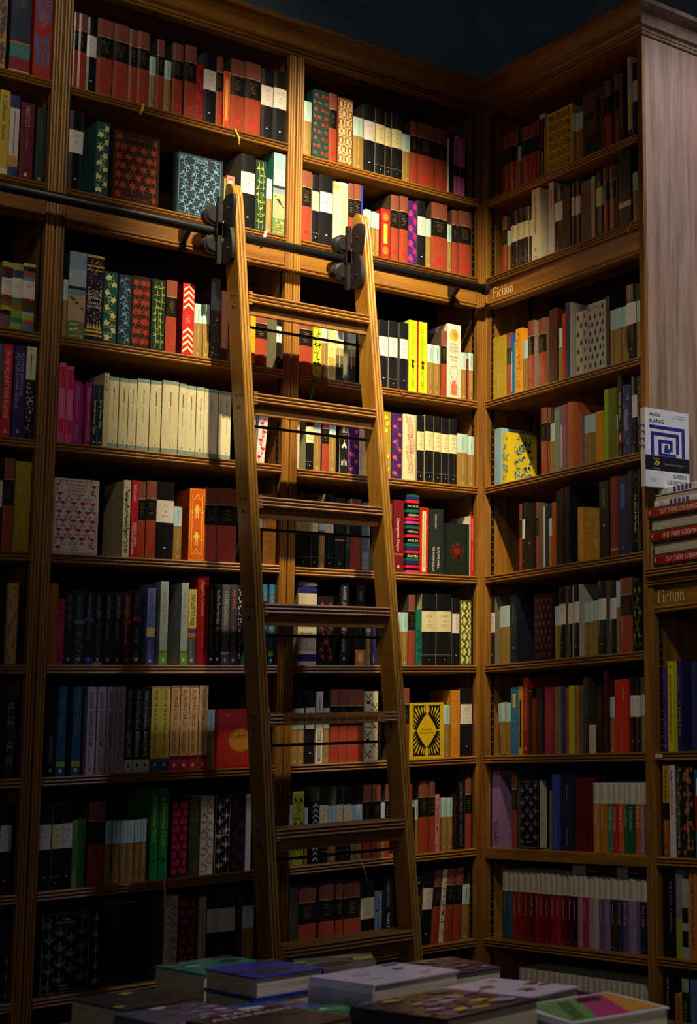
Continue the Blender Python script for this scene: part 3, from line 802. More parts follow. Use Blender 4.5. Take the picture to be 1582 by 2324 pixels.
# bay, row, shelf height, recess, books: start width height style
BOOKS = [
('A0',1,2.916,0.005,'''-1.5216 0.0286 0.2195 S9a8a5a;b.55-1:b0983c;n.5-.6:6a5a40;ppaint:6a4a50
-1.4834 0.0505 0.2352 S30384c;b0-.08:20262f;n.1-.2:b8b09c;b.62-.65:b07030;b.65-.82:3f7f7c;n.7-.74:88b0a8;b.82-.97:8e2430;b.97-1:c0b8a0
-1.4251 0.0451 0.2502 Sa82a20;pfrond:4a6fae;n.2-.4:d8a090'''),
('A0',2,2.618,0.004,'''-1.5012 0.0249 0.2377 Sc0a838;b.93-1:d8cfa8;t.05-.6:3a3010:A_Different_Sound
-1.4754 0.0238 0.231 Sc9bfae;b0-.16:2c3464;b.75-.88:b8863c;b.88-1:2a3a70;m.2-.7:3a3a50
-1.4481 0.034 0.2184 S5e1424;t.05-.32:c8a0a0:PROTEST;m.36-.6:b07880;q.94:e0d8d0
-1.4079 0.0238 0.2143 S1e3020;m.1-.5:3c5a3c;q.95:a89060'''),
('A0',3,2.197,0.006,'''-1.4746 0.0255 0.1825 Sa89050;b0-.08:b0a040;b.08-.2:5a2038;b.2-.24:203050;b.24-.5:d0c8b4;n.28-.34:504030;b.5-.58:7a3028;b.58-.66:6a5828;b.66-.73:b0a030;b.73-.8:282018;b.8-1:7a5060;g
-1.4488 0.026 0.1832 S7a7a48;b0-.1:a09a3c;b.1-.22:2f4a58;b.22-.52:d4ccb8;n.3-.36:504030;b.52-.56:2c6c72;b.56-.7:786428;b.7-.82:8a9030;b.82-.9:208080;b.9-1:90a040;g
-1.4225 0.0307 0.1891 S303a48;b0-.05:c0a860;b.05-.12:2a2a22;b.12-.2:a04a2c;b.2-.26:5a8aa0;b.26-.52:d4ccb8;n.3-.36:504030;b.52-.55:a02820;b.55-.72:4a3c28;b.72-.78:90a8b0;b.78-.84:a8a030;b.84-.9:b0482c;b.9-1:50708c;g'''),
('A0',4,1.902,0.006,'''-1.4728 0.0101 0.2506 S406060
-1.4622 0.0235 0.2519 Sb8202c;t.06-.8:e8b0b0:THE_TELL-TALE_HEART_EDGAR_ALLAN_POE;q.94:e8a0a0
-1.4355 0.0291 0.2528 S33225c;u.08-.82:a098c0:PLAYING_WITH_FIRE:ARTHUR_CONAN_DOYLE;q.93:c0a0a0
-1.4061 0.0242 0.2541 S16130f;b0-.36:c8bda0;m.08-.3:403828;pspeck:c8bda0:.36-1'''),
('A0',5,1.598,0.008,'''-1.4644 0.0163 0.2453 K
-1.446 0.0252 0.2477 R
-1.4195 0.0389 0.2422 S98851c;pvine:b8a430'''),
('A0',6,1.300,0.01,'''-1.4563 0.0287 0.2153 S14120e
-1.425 0.0264 0.2142 Sc0a060;pkey:a01c30;n.5-.6:6a4a30;f.03:8a5a30'''),
('A0',7,1.005,0.014,'''-1.4372 0.0194 0.2195 S101418
-1.4152 0.0261 0.2149 S1c2428;pchair:8a9a96;n.46-.56:708078'''),
('A0',8,0.710,0.018,'''-1.4285 0.0154 0.2136 K
-1.4126 0.0266 0.232 K'''),
('A0',9,0.440,0.02,'''-1.4188 0.028 0.238 S181410
-1.3895 0.0095 0.1298 S14130f;pchand:8a8a60'''),
('A1',1,2.916,0.005,'''-1.3242 0.0136 0.2235 R
-1.3103 0.0226 0.225 R
-1.2875 0.0263 0.2216 K
-1.2603 0.0428 0.2288 R
-1.2168 0.0419 0.2265 R
-1.1743 0.024 0.2225 R
-1.1497 0.0335 0.2271 R
-1.1155 0.0175 0.1584 L
-1.0967 0.0227 0.2172 R
-1.0737 0.0194 0.1588 L
-1.0517 0.0311 0.2211 R
-1.0164 0.0341 0.2261 R
-0.9817 0.0207 0.1769 Sa01418;pspeck:3a0810
-0.9607 0.0371 0.2211 K
-0.923 0.0194 0.2197 R
-0.9006 0.0205 0.1796 Sc8371a;f.05:e8a040;t.15-.85:e8a040:;m.2-.75:e8a848;pburst:e09038
-0.8793 0.0442 0.2275 R
-0.8341 0.0491 0.2318 R
-0.7843 0.0379 0.2258 K
-0.7454 0.0419 0.23 K'''),
('A1',2,2.618,0.004,'''-1.3242 0.0373 0.2304 K
-1.2532 0.0356 0.218 S24504a;pivy:d8cc84;n.5-.6:a0a070;c
-1.2087 0.13 0.2103 S2a1c12;F.03;pmaple:8c2a18;f.04:5a2416;H.08:.07:8c2a18:Jane_Eyre;H.93:.06:8c2a18:Charlotte_Bronte;c
-1.0304 0.135 0.1889 S26333c;F.035;pvineblue:7fb2dc;f.05:6a98bc;H.06:.055:8ab8dc:Wuthering;H.1:.055:8ab8dc:Heights;c
-0.8911 0.006 0.1417 S8a8a30
-0.8841 0.0255 0.1519 Sc8584c;b.2-1:d06a60;t.1-.9:e8dcae:;f.14:e0d0a0
-0.8401 0.0426 0.232 K
-0.7947 0.0335 0.2244 S20342c;pbamboo:98a838;m.45-.8:98a838;c
-0.7608 0.0181 0.1726 L
-0.7413 0.0378 0.261 PAINT;s2c7a66'''),
('A1',3,2.197,0.006,'''-1.322 0.0122 0.1623 L
-1.3087 0.0447 0.2468 PAINT;s20403c
-1.2628 0.0454 0.247 S2a2440;pgoldleaf:d8b848;b0-.03:c8a848;b.12-.14:c8a848;b.17-.18:c8a848;b.87-.9:c8a848;b.92-.94:c8a848;h.42:e0d8c0:THE;h.46:e0d8c0:BRONTE;h.50:e0d8c0:SISTERS;h.56:e0d8c0:THREE;h.60:e0d8c0:NOVELS;g
-1.2163 0.0363 0.2081 S24504a;pivy:d8cc84;n.5-.58:a0a070;c
-1.1778 0.0353 0.2067 S26333c;pvineblue:6fa2cc;c
-1.1407 0.0511 0.2112 S2a1c12;pmaple:8c2a18;c
-1.0871 0.0377 0.2113 S1a2a20;pbamboo:98a838;m.42-.75:708028;c
-1.0469 0.0307 0.2153 R
-1.0008 0.0344 0.2153 Sb81c18;pzigzag:e8dcae;n.44-.56:e8dcae;s9c1414
-0.9662 0.0248 0.16 L
-0.9411 0.0191 0.1622 L
-0.92 0.0281 0.2462 PAINT2
-0.891 0.0241 0.2134 S3a1814
-0.8125 0.0101 0.1659 R
-0.801 0.0166 0.1672 Se8920c;pscroll:f0b838
-0.7831 0.0356 0.1743 R
-0.7195 0.0157 0.1764 K;sb8b490'''),
('A1',4,1.902,0.006,'''-1.323 0.0179 0.2215 Sc84a84;b.05-.32:c02040;b.32-.75:d06090;b.7-.88:c02848;m.3-.7:e090b0;f.03:d878a0
-1.3026 0.0181 0.2154 Sc84a84;b.05-.32:c02040;b.32-.75:d06090;b.7-.88:c02848;m.3-.7:e090b0;f.03:d878a0
-1.2842 0.0179 0.1759 S9c1c6c;pstripe:9a78c0;m.3-.6:c06aa0
-1.2658 0.008 0.1702 S7a1054
-1.2535 0.0158 0.175 S8e1060;pstripe:9a78c0;m.3-.6:c06aa0
-1.2354 0.0139 0.1734 S10161c;f.05:50606a;t.25-.8:b8b0a0:Sovereign_Bombay_Tales;q.94:a0a8a8
-1.2206 0.0131 0.1748 S10161c;f.05:50606a;t.25-.8:b8b0a0:Spring_Winter_Tales;q.94:a0a8a8
-1.207 0.0134 0.2107 Sb4a684;t.04-.25:404030:In_the_Cafe
-1.1927 0.0259 0.2026 P
-1.1647 0.0231 0.2017 P
-1.1398 0.0215 0.2021 P
-1.1165 0.0336 0.208 P
-1.0814 0.0306 0.2074 P
-1.049 0.0453 0.2124 P
-1.0028 0.0217 0.2089 P
-0.9802 0.0269 0.2066 P
-0.9523 0.0227 0.2063 P
-0.9287 0.0387 0.2048 P
-0.889 0.0114 0.2038 P
-0.8766 0.0269 0.204 P
-0.7872 0.0101 0.1603 L
-0.775 0.0264 0.1647 Sc8bcb0;pflamingo:b02044;m.2-.7:a03050;l4'''),
('A1',5,1.598,0.008,'''-1.3242 0.1155 0.2078 Sc9beb4;F.03;pflamingo:a81c40;f.04:a81c40;H.08:.045:8c2040:Alice's_Adventures;H.12:.045:8c2040:in_Wonderland;H.16:.045:8c2040:and_Through_the;H.2:.045:8c2040:Looking-Glass;H.9:.045:8c2040:Lewis;H.94:.045:8c2040:Carroll;c
-1.1441 0.0195 0.2173 Sc0b48c;m.15-.7:504838;q.9:b03020;pspeck:2a241c;t.14-.42:504838:THE_MAGIC_TOYSHOP;t.48-.74:504838:ANGELA_CARTER
-1.1232 0.0187 0.218 Sb01824;t.06-.28:e8c0b8:VINTAGE_CLASSICS;u.55-.96:f0d8d0:ANGELA_CARTER:THE_BLOODY_CHAMBER
-1.1032 0.0198 0.2171 R
-1.0823 0.0272 0.221 R
-1.0539 0.0481 0.2221 K
-1.0055 0.0232 0.1538 L
-0.9645 0.0448 0.2099 Scf5a12;pknight:f0c448;f.05:f0b838;sb04810
-0.9184 0.0359 0.216 R
-0.8812 0.0573 0.2193 R
-0.7675 0.0202 0.229 K
-0.7457 0.0418 0.2141 Sd88a20;pscroll:b86a14;n.45-.6:b86a14'''),
('A1',6,1.300,0.01,'''-1.3242 0.0236 0.2179 S9a5c14
-1.3003 0.0171 0.1767 Sb02c58;pzigzag:8a1c3c
-1.2827 0.0242 0.1992 S141c16;t.06-.5:6a7a60:AGATHA_CHRISTIE;q.93:a0b030
-1.2577 0.0244 0.2001 S1c3a2a;b.4-.45:4a7a5a;t.06-.4:5a8a6a:AGATHA_CHRISTIE;pspeck:5a8a6a:.45-1;q.93:c0c8b0
-1.2325 0.0241 0.2005 S161a2c;b.37-.42:4a4066;t.06-.38:8a8aa0:AGATHA_CHRISTIE;t.42-.65:6a6a90:ENDLESS_NIGHT;b.9-1:28386c;q.93:8090c0
-1.2076 0.0234 0.2009 S121216;t.06-.38:8a8a90:AGATHA_CHRISTIE;t.42-.9:605860:THE_HOUSE_OF_DREAMS;b.97-1:a08088;q.93:b0b0b8
-1.1819 0.0236 0.2012 S120e0e;t.06-.38:8a7a80:AGATHA_CHRISTIE;t.42-.65:8a6a60:A_CARIBBEAN_MYSTERY;q.93:d05028
-1.1571 0.0233 0.2034 S120e0e;t.06-.38:8a7a80:AGATHA_CHRISTIE;t.42-.65:8a6a60:A_CARIBBEAN_MYSTERY;q.93:d05028
-1.1327 0.0217 0.2037 S30100e;b.28-.32:6a201a;b.4-.44:7a2a20;t.06-.38:a08078:AGATHA_CHRISTIE;t.44-.72:a08078:THE_BODY_IN_THE_LIBRARY;q.93:a04038
-1.1074 0.0216 0.2022 S1a1820;n.05-.22:908898;b.34-.4:6a2038;pspeck:8070a0:.5-1;q.93:d8d8d8
-1.0706 0.0222 0.2155 S5a78b8;b.52-.64:b8b088;b.64-1:4a3c88;t.06-.5:8a2c7c:DEAD_MANS_FOLLY;t.68-.92:b0a0d0:AGATHA_CHRISTIE;q.95:a8d0e8
-1.0349 0.0222 0.235 Sa4b4b0;b.86-1:6aa030;t.12-.5:b09a98:MURDER_IS_EASY;b.83-.86:5a7a48;q.94:d8e8c0
-0.9772 0.0198 0.2342 Sa4b4b0;b.86-1:6aa030;t.12-.5:b09a98:MURDER_IS_EASY;b.83-.86:5a7a48;q.94:d8e8c0
-0.9568 0.0231 0.216 Sc0b458;b.52-.58:384878;b.58-.64:c06030;b.64-1:46505c;t.08-.48:282820:FIVE_LITTLE_PIGS;t.66-.9:a8a898:AGATHA_CHRISTIE;q.94:d0c840
-0.9318 0.0321 0.2542 S8c1414;t.06-.45:c89040:Agatha_Christie;m.5-.8:b06030
-0.899 0.0172 0.2334 S0e0c0c;t.08-.5:a8a098:And_Then_There_Were_None;t.53-.82:8a8278:AGATHA_CHRISTIE;q.93:d0c8b8
-0.8812 0.0192 0.2342 S0e0c0c;t.08-.5:a8a098:And_Then_There_Were_None;t.53-.82:8a8278:AGATHA_CHRISTIE;q.93:d0c8b8
-0.8601 0.0226 0.2338 S4a4c50;t.08-.5:b0b0a8:4.50_PADDINGTON;t.53-.8:90908a:AGATHA_CHRISTIE;b.84-.87:b0b0a8;q.94:c8c848
-0.8363 0.0201 0.2348 S3c3040;t.06-.45:b06828:AIR_MAIL;t.53-.8:908090:AGATHA_CHRISTIE;b.84-.87:7a3030;q.94:d0c8c8
-0.8148 0.0144 0.2336 S141420;pspeck:b0b0b0
-0.7428 0.0147 0.2386 S2a6a90;t.06-.5:88a0a0:THE_SEVEN_DIALS;b.85-.91:a8a840;q.95:d8d8d8
-0.7207 0.0172 0.2397 S2a6a90;t.06-.35:b09050:THE_SEVEN_DIALS;t.5-.75:7aa0b8:AGATHA_CHRISTIE;b.83-.89:a8b048;b.89-1:183a58;q.94:d8d8d8'''),
('A1',7,1.005,0.014,'''-1.3126 0.0212 0.2372 S100e0c;t.55-.85:808078:AGATHA_CHRISTIE;q.93:b0b0b0
-1.2895 0.0222 0.237 S1f5278;t.06-.55:7a8a50:THIRTEEN_FOR_LUCK;b.84-.9:a0a838;q.94:e0e0e0
-1.2519 0.0222 0.2367 S1f5278;t.06-.55:7a8a50:THIRTEEN_FOR_LUCK;b.84-.9:a0a838;q.94:e0e0e0
-1.2154 0.0225 0.2358 Sb0a0ac;t.06-.25:6a3050:ADVENTURE;t.28-.64:5a2c58:CHRISTMAS_PUDDING;q.66:501830;t.71-.9:706870:AGATHA_CHRISTIE;q.94:d03828
-1.1892 0.0227 0.2355 Sb0a0ac;t.06-.25:6a3050:ADVENTURE;t.28-.64:5a2c58:CHRISTMAS_PUDDING;q.66:501830;t.71-.9:706870:AGATHA_CHRISTIE;q.94:d03828
-1.1651 0.0226 0.2353 Sb0a0ac;t.06-.25:6a3050:ADVENTURE;t.28-.64:5a2c58:CHRISTMAS_PUDDING;q.66:501830;t.71-.9:706870:AGATHA_CHRISTIE;q.94:d03828
-1.1413 0.0237 0.2351 Sb0a0ac;t.06-.25:6a3050:ADVENTURE;t.28-.64:5a2c58:CHRISTMAS_PUDDING;q.66:501830;t.71-.9:706870:AGATHA_CHRISTIE;q.94:d03828
-1.1161 0.0219 0.2331 S16141c;b.85-1:d0c8b8;pstars:b8b8c8:0-.8;t.05-.5:a09888:Murder_on_the_Orient_Express;t.52-.82:e0dcd0:AGATHA_CHRISTIE;q.92:181818
-1.0937 0.0218 0.2329 S16141c;b.85-1:d0c8b8;pstars:b8b8c8:0-.8;t.05-.5:a09888:Murder_on_the_Orient_Express;t.52-.82:e0dcd0:AGATHA_CHRISTIE;q.92:181818
-1.0713 0.0213 0.2327 S16141c;b.85-1:d0c8b8;pstars:b8b8c8:0-.8;t.05-.5:a09888:Murder_on_the_Orient_Express;t.52-.82:e0dcd0:AGATHA_CHRISTIE;q.92:181818
-1.0479 0.0254 0.2356 Sd4c050;b.85-1:2a4a80;t.04-.52:7a6030:MYSTERY_OF_THE_BLUE_TRAIN;t.54-.8:8a6a30:AGATHA_CHRISTIE;q.92:d8cc40
-1.0216 0.025 0.2353 Sd4c050;b.85-1:2a4a80;t.04-.52:7a6030:MYSTERY_OF_THE_BLUE_TRAIN;t.54-.8:8a6a30:AGATHA_CHRISTIE;q.92:d8cc40
-0.9942 0.0244 0.237 Sd8ae74;b.83-.87:6a2038;b.87-1:b8243c;t.05-.48:8a5a3c:AUTUMN_CHILLS;t.54-.8:8a5a3c:AGATHA_CHRISTIE;q.94:f0e0d0
-0.9683 0.0243 0.2368 Sd8ae74;b.83-.87:6a2038;b.87-1:b8243c;t.05-.48:8a5a3c:AUTUMN_CHILLS;t.54-.8:8a5a3c:AGATHA_CHRISTIE;q.94:f0e0d0
-0.9425 0.0239 0.2366 Sd8ae74;b.83-.87:6a2038;b.87-1:b8243c;t.05-.48:8a5a3c:AUTUMN_CHILLS;t.54-.8:8a5a3c:AGATHA_CHRISTIE;q.94:f0e0d0
-0.9173 0.025 0.2364 Sd8ae74;b.83-.87:6a2038;b.87-1:b8243c;t.05-.48:8a5a3c:AUTUMN_CHILLS;t.54-.8:8a5a3c:AGATHA_CHRISTIE;q.94:f0e0d0
-0.8904 0.0202 0.1676 L
-0.8654 0.1264 0.168 Sb02828;F.03;psun:c08428;H.47:.1:7a3018:ALCHEMIST;f.03:8c1c1c
-0.7201 0.0107 0.1676 L'''),
('A1',8,0.710,0.018,'''-1.3194 0.0295 0.2244 K
-1.2894 0.0244 0.2246 Kc
-1.2645 0.0257 0.2247 K
-1.2385 0.0146 0.1777 S688a50;b.2-.8:4a7a40
-1.2234 0.0175 0.1782 S2a6a34;pvine:1a4a24
-1.1998 0.0424 0.222 R
-1.1563 0.0159 0.168 L
-1.1364 0.0183 0.1679 L
-1.117 0.0167 0.1665 L
-1.0991 0.018 0.1661 L
-1.08 0.0146 0.1666 L
-1.0648 0.0161 0.1672 L
-1.0369 0.0208 0.2487 S1c7a34;t.1-.7:d0b060:A_Christmas_Carol;q.8:102010;c
-1.0143 0.0236 0.248 S1c7a34;t.1-.7:d0b060:A_Christmas_Carol;q.8:102010;c
-0.9817 0.0471 0.2179 S2a0a10;plantern:a01a40;c
-0.9328 0.0283 0.2173 S3a3c1c;pscroll:6a6a34;c
-0.902 0.0381 0.2188 Sccbd96;pclock:6a5a34;n.5-.58:8a7a50;c
-0.8611 0.0447 0.2186 S12110e;pchand:c8b888;h.47:c8b888:Great;h.51:c8b888:Expectations;f.03:c8b888;c
-0.8151 0.0405 0.2178 S1c0e10;plantern:4a1018;c
-0.7733 0.0176 0.2166 Sc8c0b8;pstars:2a1c20;f.03:6a6060'''),
('A1',9,0.440,0.02,'''-1.3061 0.1233 0.2103 S10100e;F.03;pchand:a8a478;f.03:b0aa80;H.09:.05:b8b28c:Great;H.13:.05:b8b28c:Expectations;H.9:.045:b8b28c:Charles;H.94:.045:b8b28c:Dickens;c
-1.1812 0.0234 0.216 S12110e;pchand:a8a478;n.45-.52:908868;c
-1.1536 0.0155 0.2162 S16130c
-1.1376 0.0278 0.2166 S262012;pscroll:3c3418
-1.1084 0.0215 0.2151 S14100a
-1.0855 0.042 0.2129 S1c1408;pscroll:2c2008
-1.0231 0.0275 0.2214 S3a3a38
-0.9915 0.0353 0.2205 Sccbd96;pclock:6a5a34;n.5-.58:8a7a50;c
-0.9544 0.0498 0.2165 S2a0a10;plantern:a01a40;c
-0.8953 0.0179 0.2078 Sd0b888;t.06-.9:6a4a30:THE_MYSTERY_OF_EDWIN_DROOD
-0.8753 0.0327 0.2273 K
-0.8416 0.048 0.2251 K
-0.7888 0.0128 0.2072 S4a3038
-0.7753 0.0342 0.1701 L'''),
('A2',1,2.896,0.005,'''-0.6477 0.026 0.1785 L
-0.6188 0.0554 0.2275 S16403a;ppoppy:a02c1c;c
-0.5627 0.0264 0.2306 R
-0.5338 0.0526 0.2258 S7a3f28;pcameo:d8c088;n.46-.54:c8a878;c
-0.4803 0.0364 0.1751 L
-0.443 0.039 0.2297 K
-0.4028 0.0338 0.228 Kc
-0.3672 0.021 0.2247 Kc
-0.3453 0.0379 0.2271 Kc
-0.3071 0.0282 0.1636 L
-0.278 0.027 0.217 R
-0.2497 0.0624 0.2188 R
-0.1859 0.0454 0.2174 R
-0.1391 0.0065 0.1945 Sccc4a4
-0.126 0.0122 0.2099 S141012
-0.1129 0.0207 0.2103 Sc86aa8;b.5-.68:16100f;t.04-.5:181014:THE_VIRGIN_SUICIDES;t.7-.97:181014:JEFFREY_EUGENIDES
-0.0912 0.019 0.2037 Sc86aa8;b.5-.68:16100f;t.04-.5:181014:THE_VIRGIN_SUICIDES;t.7-.97:181014:JEFFREY_EUGENIDES'''),
('A2',2,2.618,0.004,'''-0.6477 0.0313 0.2279 R
-0.6156 0.0237 0.222 Kc
-0.5883 0.0423 0.2293 K
-0.5448 0.0185 0.2179 Sdcd2a0;b.04-.12:b89c40;b.88-.96:b89c40
-0.5255 0.0306 0.2194 Sdcd4bc;pscallop:c0a048;c
-0.4941 0.0183 0.2237 R
-0.4749 0.0243 0.2263 R
-0.4497 0.006 0.2262 S2430a0
-0.4434 0.0072 0.1458 L
-0.4353 0.0204 0.1517 L
-0.4141 0.0149 0.1479 L
-0.3983 0.0116 0.1466 L
-0.3794 0.0316 0.1671 Sc8241a;pburst:f0b030;t.3-.7:f0b838:;m.32-.68:f0b030;sb01c14
-0.3461 0.0293 0.2214 R
-0.3151 0.0304 0.2249 R
-0.2833 0.0334 0.217 S3c1c6a;ppom:c02860;c
-0.249 0.0288 0.2247 K
-0.2193 0.0199 0.1678 L
-0.198 0.0601 0.2321 R
-0.137 0.0158 0.1683 L
-0.1203 0.0243 0.2223 R
-0.0951 0.0481 0.2267 R'''),
('A2',3,2.189,0.006,'''-0.6462 0.0429 0.1916 R
-0.6025 0.0271 0.1886 Sc8cc30;pbirdvine:1a2010;f.05:e0e060
-0.5738 0.0185 0.1804 L
-0.5537 0.0259 0.183 Sd8c078;t.08-.3:f0e8d0:SONG;t.4-.9:c0a048:OF_ACHILLES;pfern:b08a30:.6-1
-0.5262 0.0253 0.183 MIST
-0.4903 0.0297 0.1857 MIST
-0.3944 0.0119 0.1669 L
-0.3808 0.0325 0.2225 K
-0.3458 0.0311 0.2258 Kw
-0.3061 0.0297 0.2269 K
-0.2751 0.0295 0.2406 Sc0d020;t.05-.55:8a9a10:The_Guldensloris;t.66-.95:8a9a10:POLLY_CONDY;pkeyhole:d03020
-0.2411 0.0312 0.2402 Sc0d020;t.05-.55:8a9a10:The_Guldensloris;t.66-.95:8a9a10:POLLY_CONDY;pkeyhole:d03020;sc81c10
-0.2086 0.0238 0.1703 L
-0.1839 0.0244 0.1702 L
-0.1581 0.0214 0.2246 R
-0.1343 0.0512 0.2532 Sd4ccbc;pface:e0c030;h.27:8a4030:EVERY;h.315:8a4030:SHORT;h.36:8a4030:STORY;n.385-.4:8a5040;h.44:7a3828:Alasdair;h.485:7a3828:Gray
-0.0813 0.0205 0.1622 L
-0.0598 0.006 0.1431 S701414
-0.0535 0.0172 0.1642 L'''),
('A2',4,1.896,0.006,'''-0.6477 0.0086 0.1763 Sb0a890
-0.6196 0.0251 0.1795 Kc
-0.5934 0.0233 0.1751 L
-0.5677 0.0223 0.1756 R
-0.5437 0.0225 0.174 L
-0.5116 0.0325 0.181 S14120f;ptemple:c8c0a8;n.28-.38:c8c0a8;f.04:a8a088;c
-0.4778 0.0333 0.1791 S3c1c5c;ppoppy:c84a30;n.35-.5:c87050;c
-0.4433 0.0191 0.1802 Sd4c8a8;pwheat:c07050;c
-0.3669 0.0332 0.2155 Sa08620;pbee:f0d840;n.5-.62:e0d070;c
-0.3316 0.0357 0.2154 S3c1c5c;ppoppy:c84a30;n.4-.55:c87050;c
-0.2924 0.0462 0.2171 Sd0c49c;pwheat:c07050;n.46-.58:b06048;c
-0.2419 0.0256 0.219 Kc
-0.2145 0.0312 0.2237 Kc
-0.1816 0.0279 0.2228 Kc
-0.1524 0.0276 0.2215 Kc
-0.1229 0.0284 0.2236 Kc
-0.0932 0.0393 0.1763 L
-0.052 0.022 0.1711 L'''),
('A2',5,1.595,0.008,'''-0.6462 0.0522 0.2296 Kc
-0.5929 0.0207 0.2291 Kc
-0.571 0.0185 0.186 L
-0.5513 0.029 0.2324 Kc
-0.5191 0.0321 0.2238 S121110;b.58-.6:c06a70;q.92:606060
-0.4846 0.0162 0.2114 S1c2c1c;t.35-.9:6a9a60:THE_COLOUR;pivy:8aa860:0-.3
-0.4667 0.0347 0.2245 R
-0.4304 0.0276 0.2164 S55656a;u.72-.98:d0d4d0:JOSEPH_HELLER:CATCH-22
-0.3408 0.0135 0.2193 R
-0.323 0.0359 0.2336 S6a1018;t.25-.72:e0c0b8:Georgette_Heyer;b.74-.76:b06030;q.92:d8c8c0
-0.2768 0.046 0.2576 HIGH
-0.2291 0.0299 0.2163 Sb82018;t.05-.97:e4d8b0:;m.1-.9:a07050;pscroll:d8b040
-0.1957 0.0507 0.215 S24282a;t.08-.3:c8c8c4:VINTAGE_CLASSICS;u.58-.96:d4d4d0:SUSAN_HILL:THE_WOMAN_IN_BLACK
-0.1324 0.0843 0.1727 S14201a;F.045;pmedal:7a1c18;c
-0.043 0.013 0.2026 Sb81c20;t.05-.4:e8b0a8:ALAN_HOLLINGHURST;m.5-.9:e8a098;sd0c8bc'''),
('A2',6,1.300,0.01,'''-0.63 0.0597 0.2526 MISER
-0.5686 0.0544 0.2108 S14100e;pbirdtree:a03020;c
-0.4973 0.0275 0.2519 S141316;t.04-.28:909090:HARPER_LEE;b.36-.46:5a1810;t.46-.84:b0aaa0:To_Kill_a_Mockingbird;q.92:c0b8b0;s181216
-0.4465 0.032 0.25 S161514;b.81-1:c07a20;t.08-.2:b08040:FINNEY;m.3-.6:706040;t.85-.95:e0c080:;s141210
-0.4127 0.017 0.1614 L
-0.3948 0.0189 0.1577 S30244e;m.8-.95:b0a8c0
-0.3167 0.0101 0.2268 R
-0.3056 0.0185 0.1686 L
-0.2862 0.0196 0.1683 L
-0.2647 0.0235 0.2256 R
-0.2394 0.0199 0.1791 S1c6a58;pcelt:10201c
-0.2176 0.0507 0.2313 Kc
-0.166 0.0554 0.2325 Kc
-0.1076 0.0266 0.2227 K
-0.0771 0.0429 0.2152 S4a5214;poak:d4cc80;n.45-.55:c8c080;c'''),
('A2',7,1.005,0.014,'''-0.6434 0.0198 0.166 L
-0.6228 0.0191 0.1664 L
-0.5988 0.0301 0.2211 K
-0.567 0.0228 0.216 Sc4bca8;m.1-.4:706858;t.55-.92:706858:ELIZABETH_JENKINS;q.95:303030
-0.5425 0.0187 0.1657 L
-0.522 0.0283 0.222 R
-0.4929 0.0277 0.2217 R
-0.4643 0.0527 0.2213 R
-0.4099 0.0473 0.215 Sd2c490;pkeyx:14120e;h.51:282018:James_Joyce;n.92-.96:403828;f.03:6a5a38;c
-0.3617 0.0108 0.1151 S14120f
-0.2852 0.0282 0.2238 R
-0.2552 0.1198 0.1763 Sd8b410;F.03;pkafka:16120a;f.06:16120a;H.48:.05:241a08:Franz_Kafka;H.54:.05:241a08:Metamorphosis
-0.1344 0.0242 0.1682 L
-0.1073 0.0303 0.2161 Sc87a18;pscroll:e0b050;f.04:e0a848;n.5-.58:e8c880;sc07818
-0.074 0.044 0.2227 K'''),
('A2',8,0.710,0.018,'''-0.6418 0.0081 0.1763 L
-0.6329 0.0344 0.2156 Sa0a820;pbirdvine:1a1c10;f.05:c0c850
-0.5968 0.0116 0.1669 L
-0.5719 0.02 0.1847 S16161a;pzigzag:b0b0b0
-0.5485 0.027 0.2267 Kc
-0.5207 0.0246 0.167 L
-0.4952 0.0231 0.2238 Kc
-0.4712 0.0242 0.2224 Kc
-0.4462 0.0104 0.1649 L
-0.4345 0.0258 0.1652 L
-0.4069 0.0265 0.2227 R
-0.3787 0.0303 0.2226 R
-0.3475 0.0117 0.1665 L
-0.335 0.0162 0.2214 R
-0.2586 0.0166 0.2163 Sc8281c;pbirdtree:701010;s901410
-0.241 0.0093 0.1456 S181310
-0.2308 0.0112 0.1657 L;l-1
-0.2169 0.0347 0.2243 R
-0.1803 0.0194 0.2228 R
-0.1595 0.0143 0.1787 Sc87a80;pscroll:301818;m.3-.7:702030
-0.1366 0.0192 0.167 L
-0.1165 0.0193 0.1658 L
-0.0953 0.0116 0.1762 S281412;pspeck:802018
-0.0817 0.0273 0.2232 S100f12;t.06-.96:7a7068:GOTHIC_TALES_-_H.P._LOVECRAFT
-0.0524 0.0224 0.2236 R'''),
('A2',9,0.425,0.02,'''-0.6376 0.0271 0.2252 S3c3830
-0.6064 0.0547 0.2255 R
-0.5447 0.0495 0.2272 R
-0.4919 0.0246 0.2269 R
-0.4638 0.0521 0.2255 R
-0.4095 0.0447 0.2211 Kc
-0.364 0.0239 0.1813 S7a98a8;pspeck:1a1e24:0-.35;m.4-.75:405060
-0.3365 0.0358 0.2198 S16151a;t.05-.4:8a8884:KATHERINE_MANSFIELD;t.48-.9:c8c4b8:Wild_Places
-0.2512 0.0382 0.253 S14151c;h.17:c0bcb0:Hilary;h.23:c0bcb0:Mantel;b.4-.5:6a5020;b.88-1:8a3028;l2
-0.2094 0.0345 0.2285 K;l4
-0.1721 0.0264 0.2273 R;l4
-0.1438 0.0142 0.2273 Scfc4a8;pspeck:14120f;m.35-.65:403830;l4
-0.1277 0.0286 0.2271 R;l4
-0.0971 0.0289 0.2262 R;l4
-0.0624 0.0273 0.1714 L;l1'''),
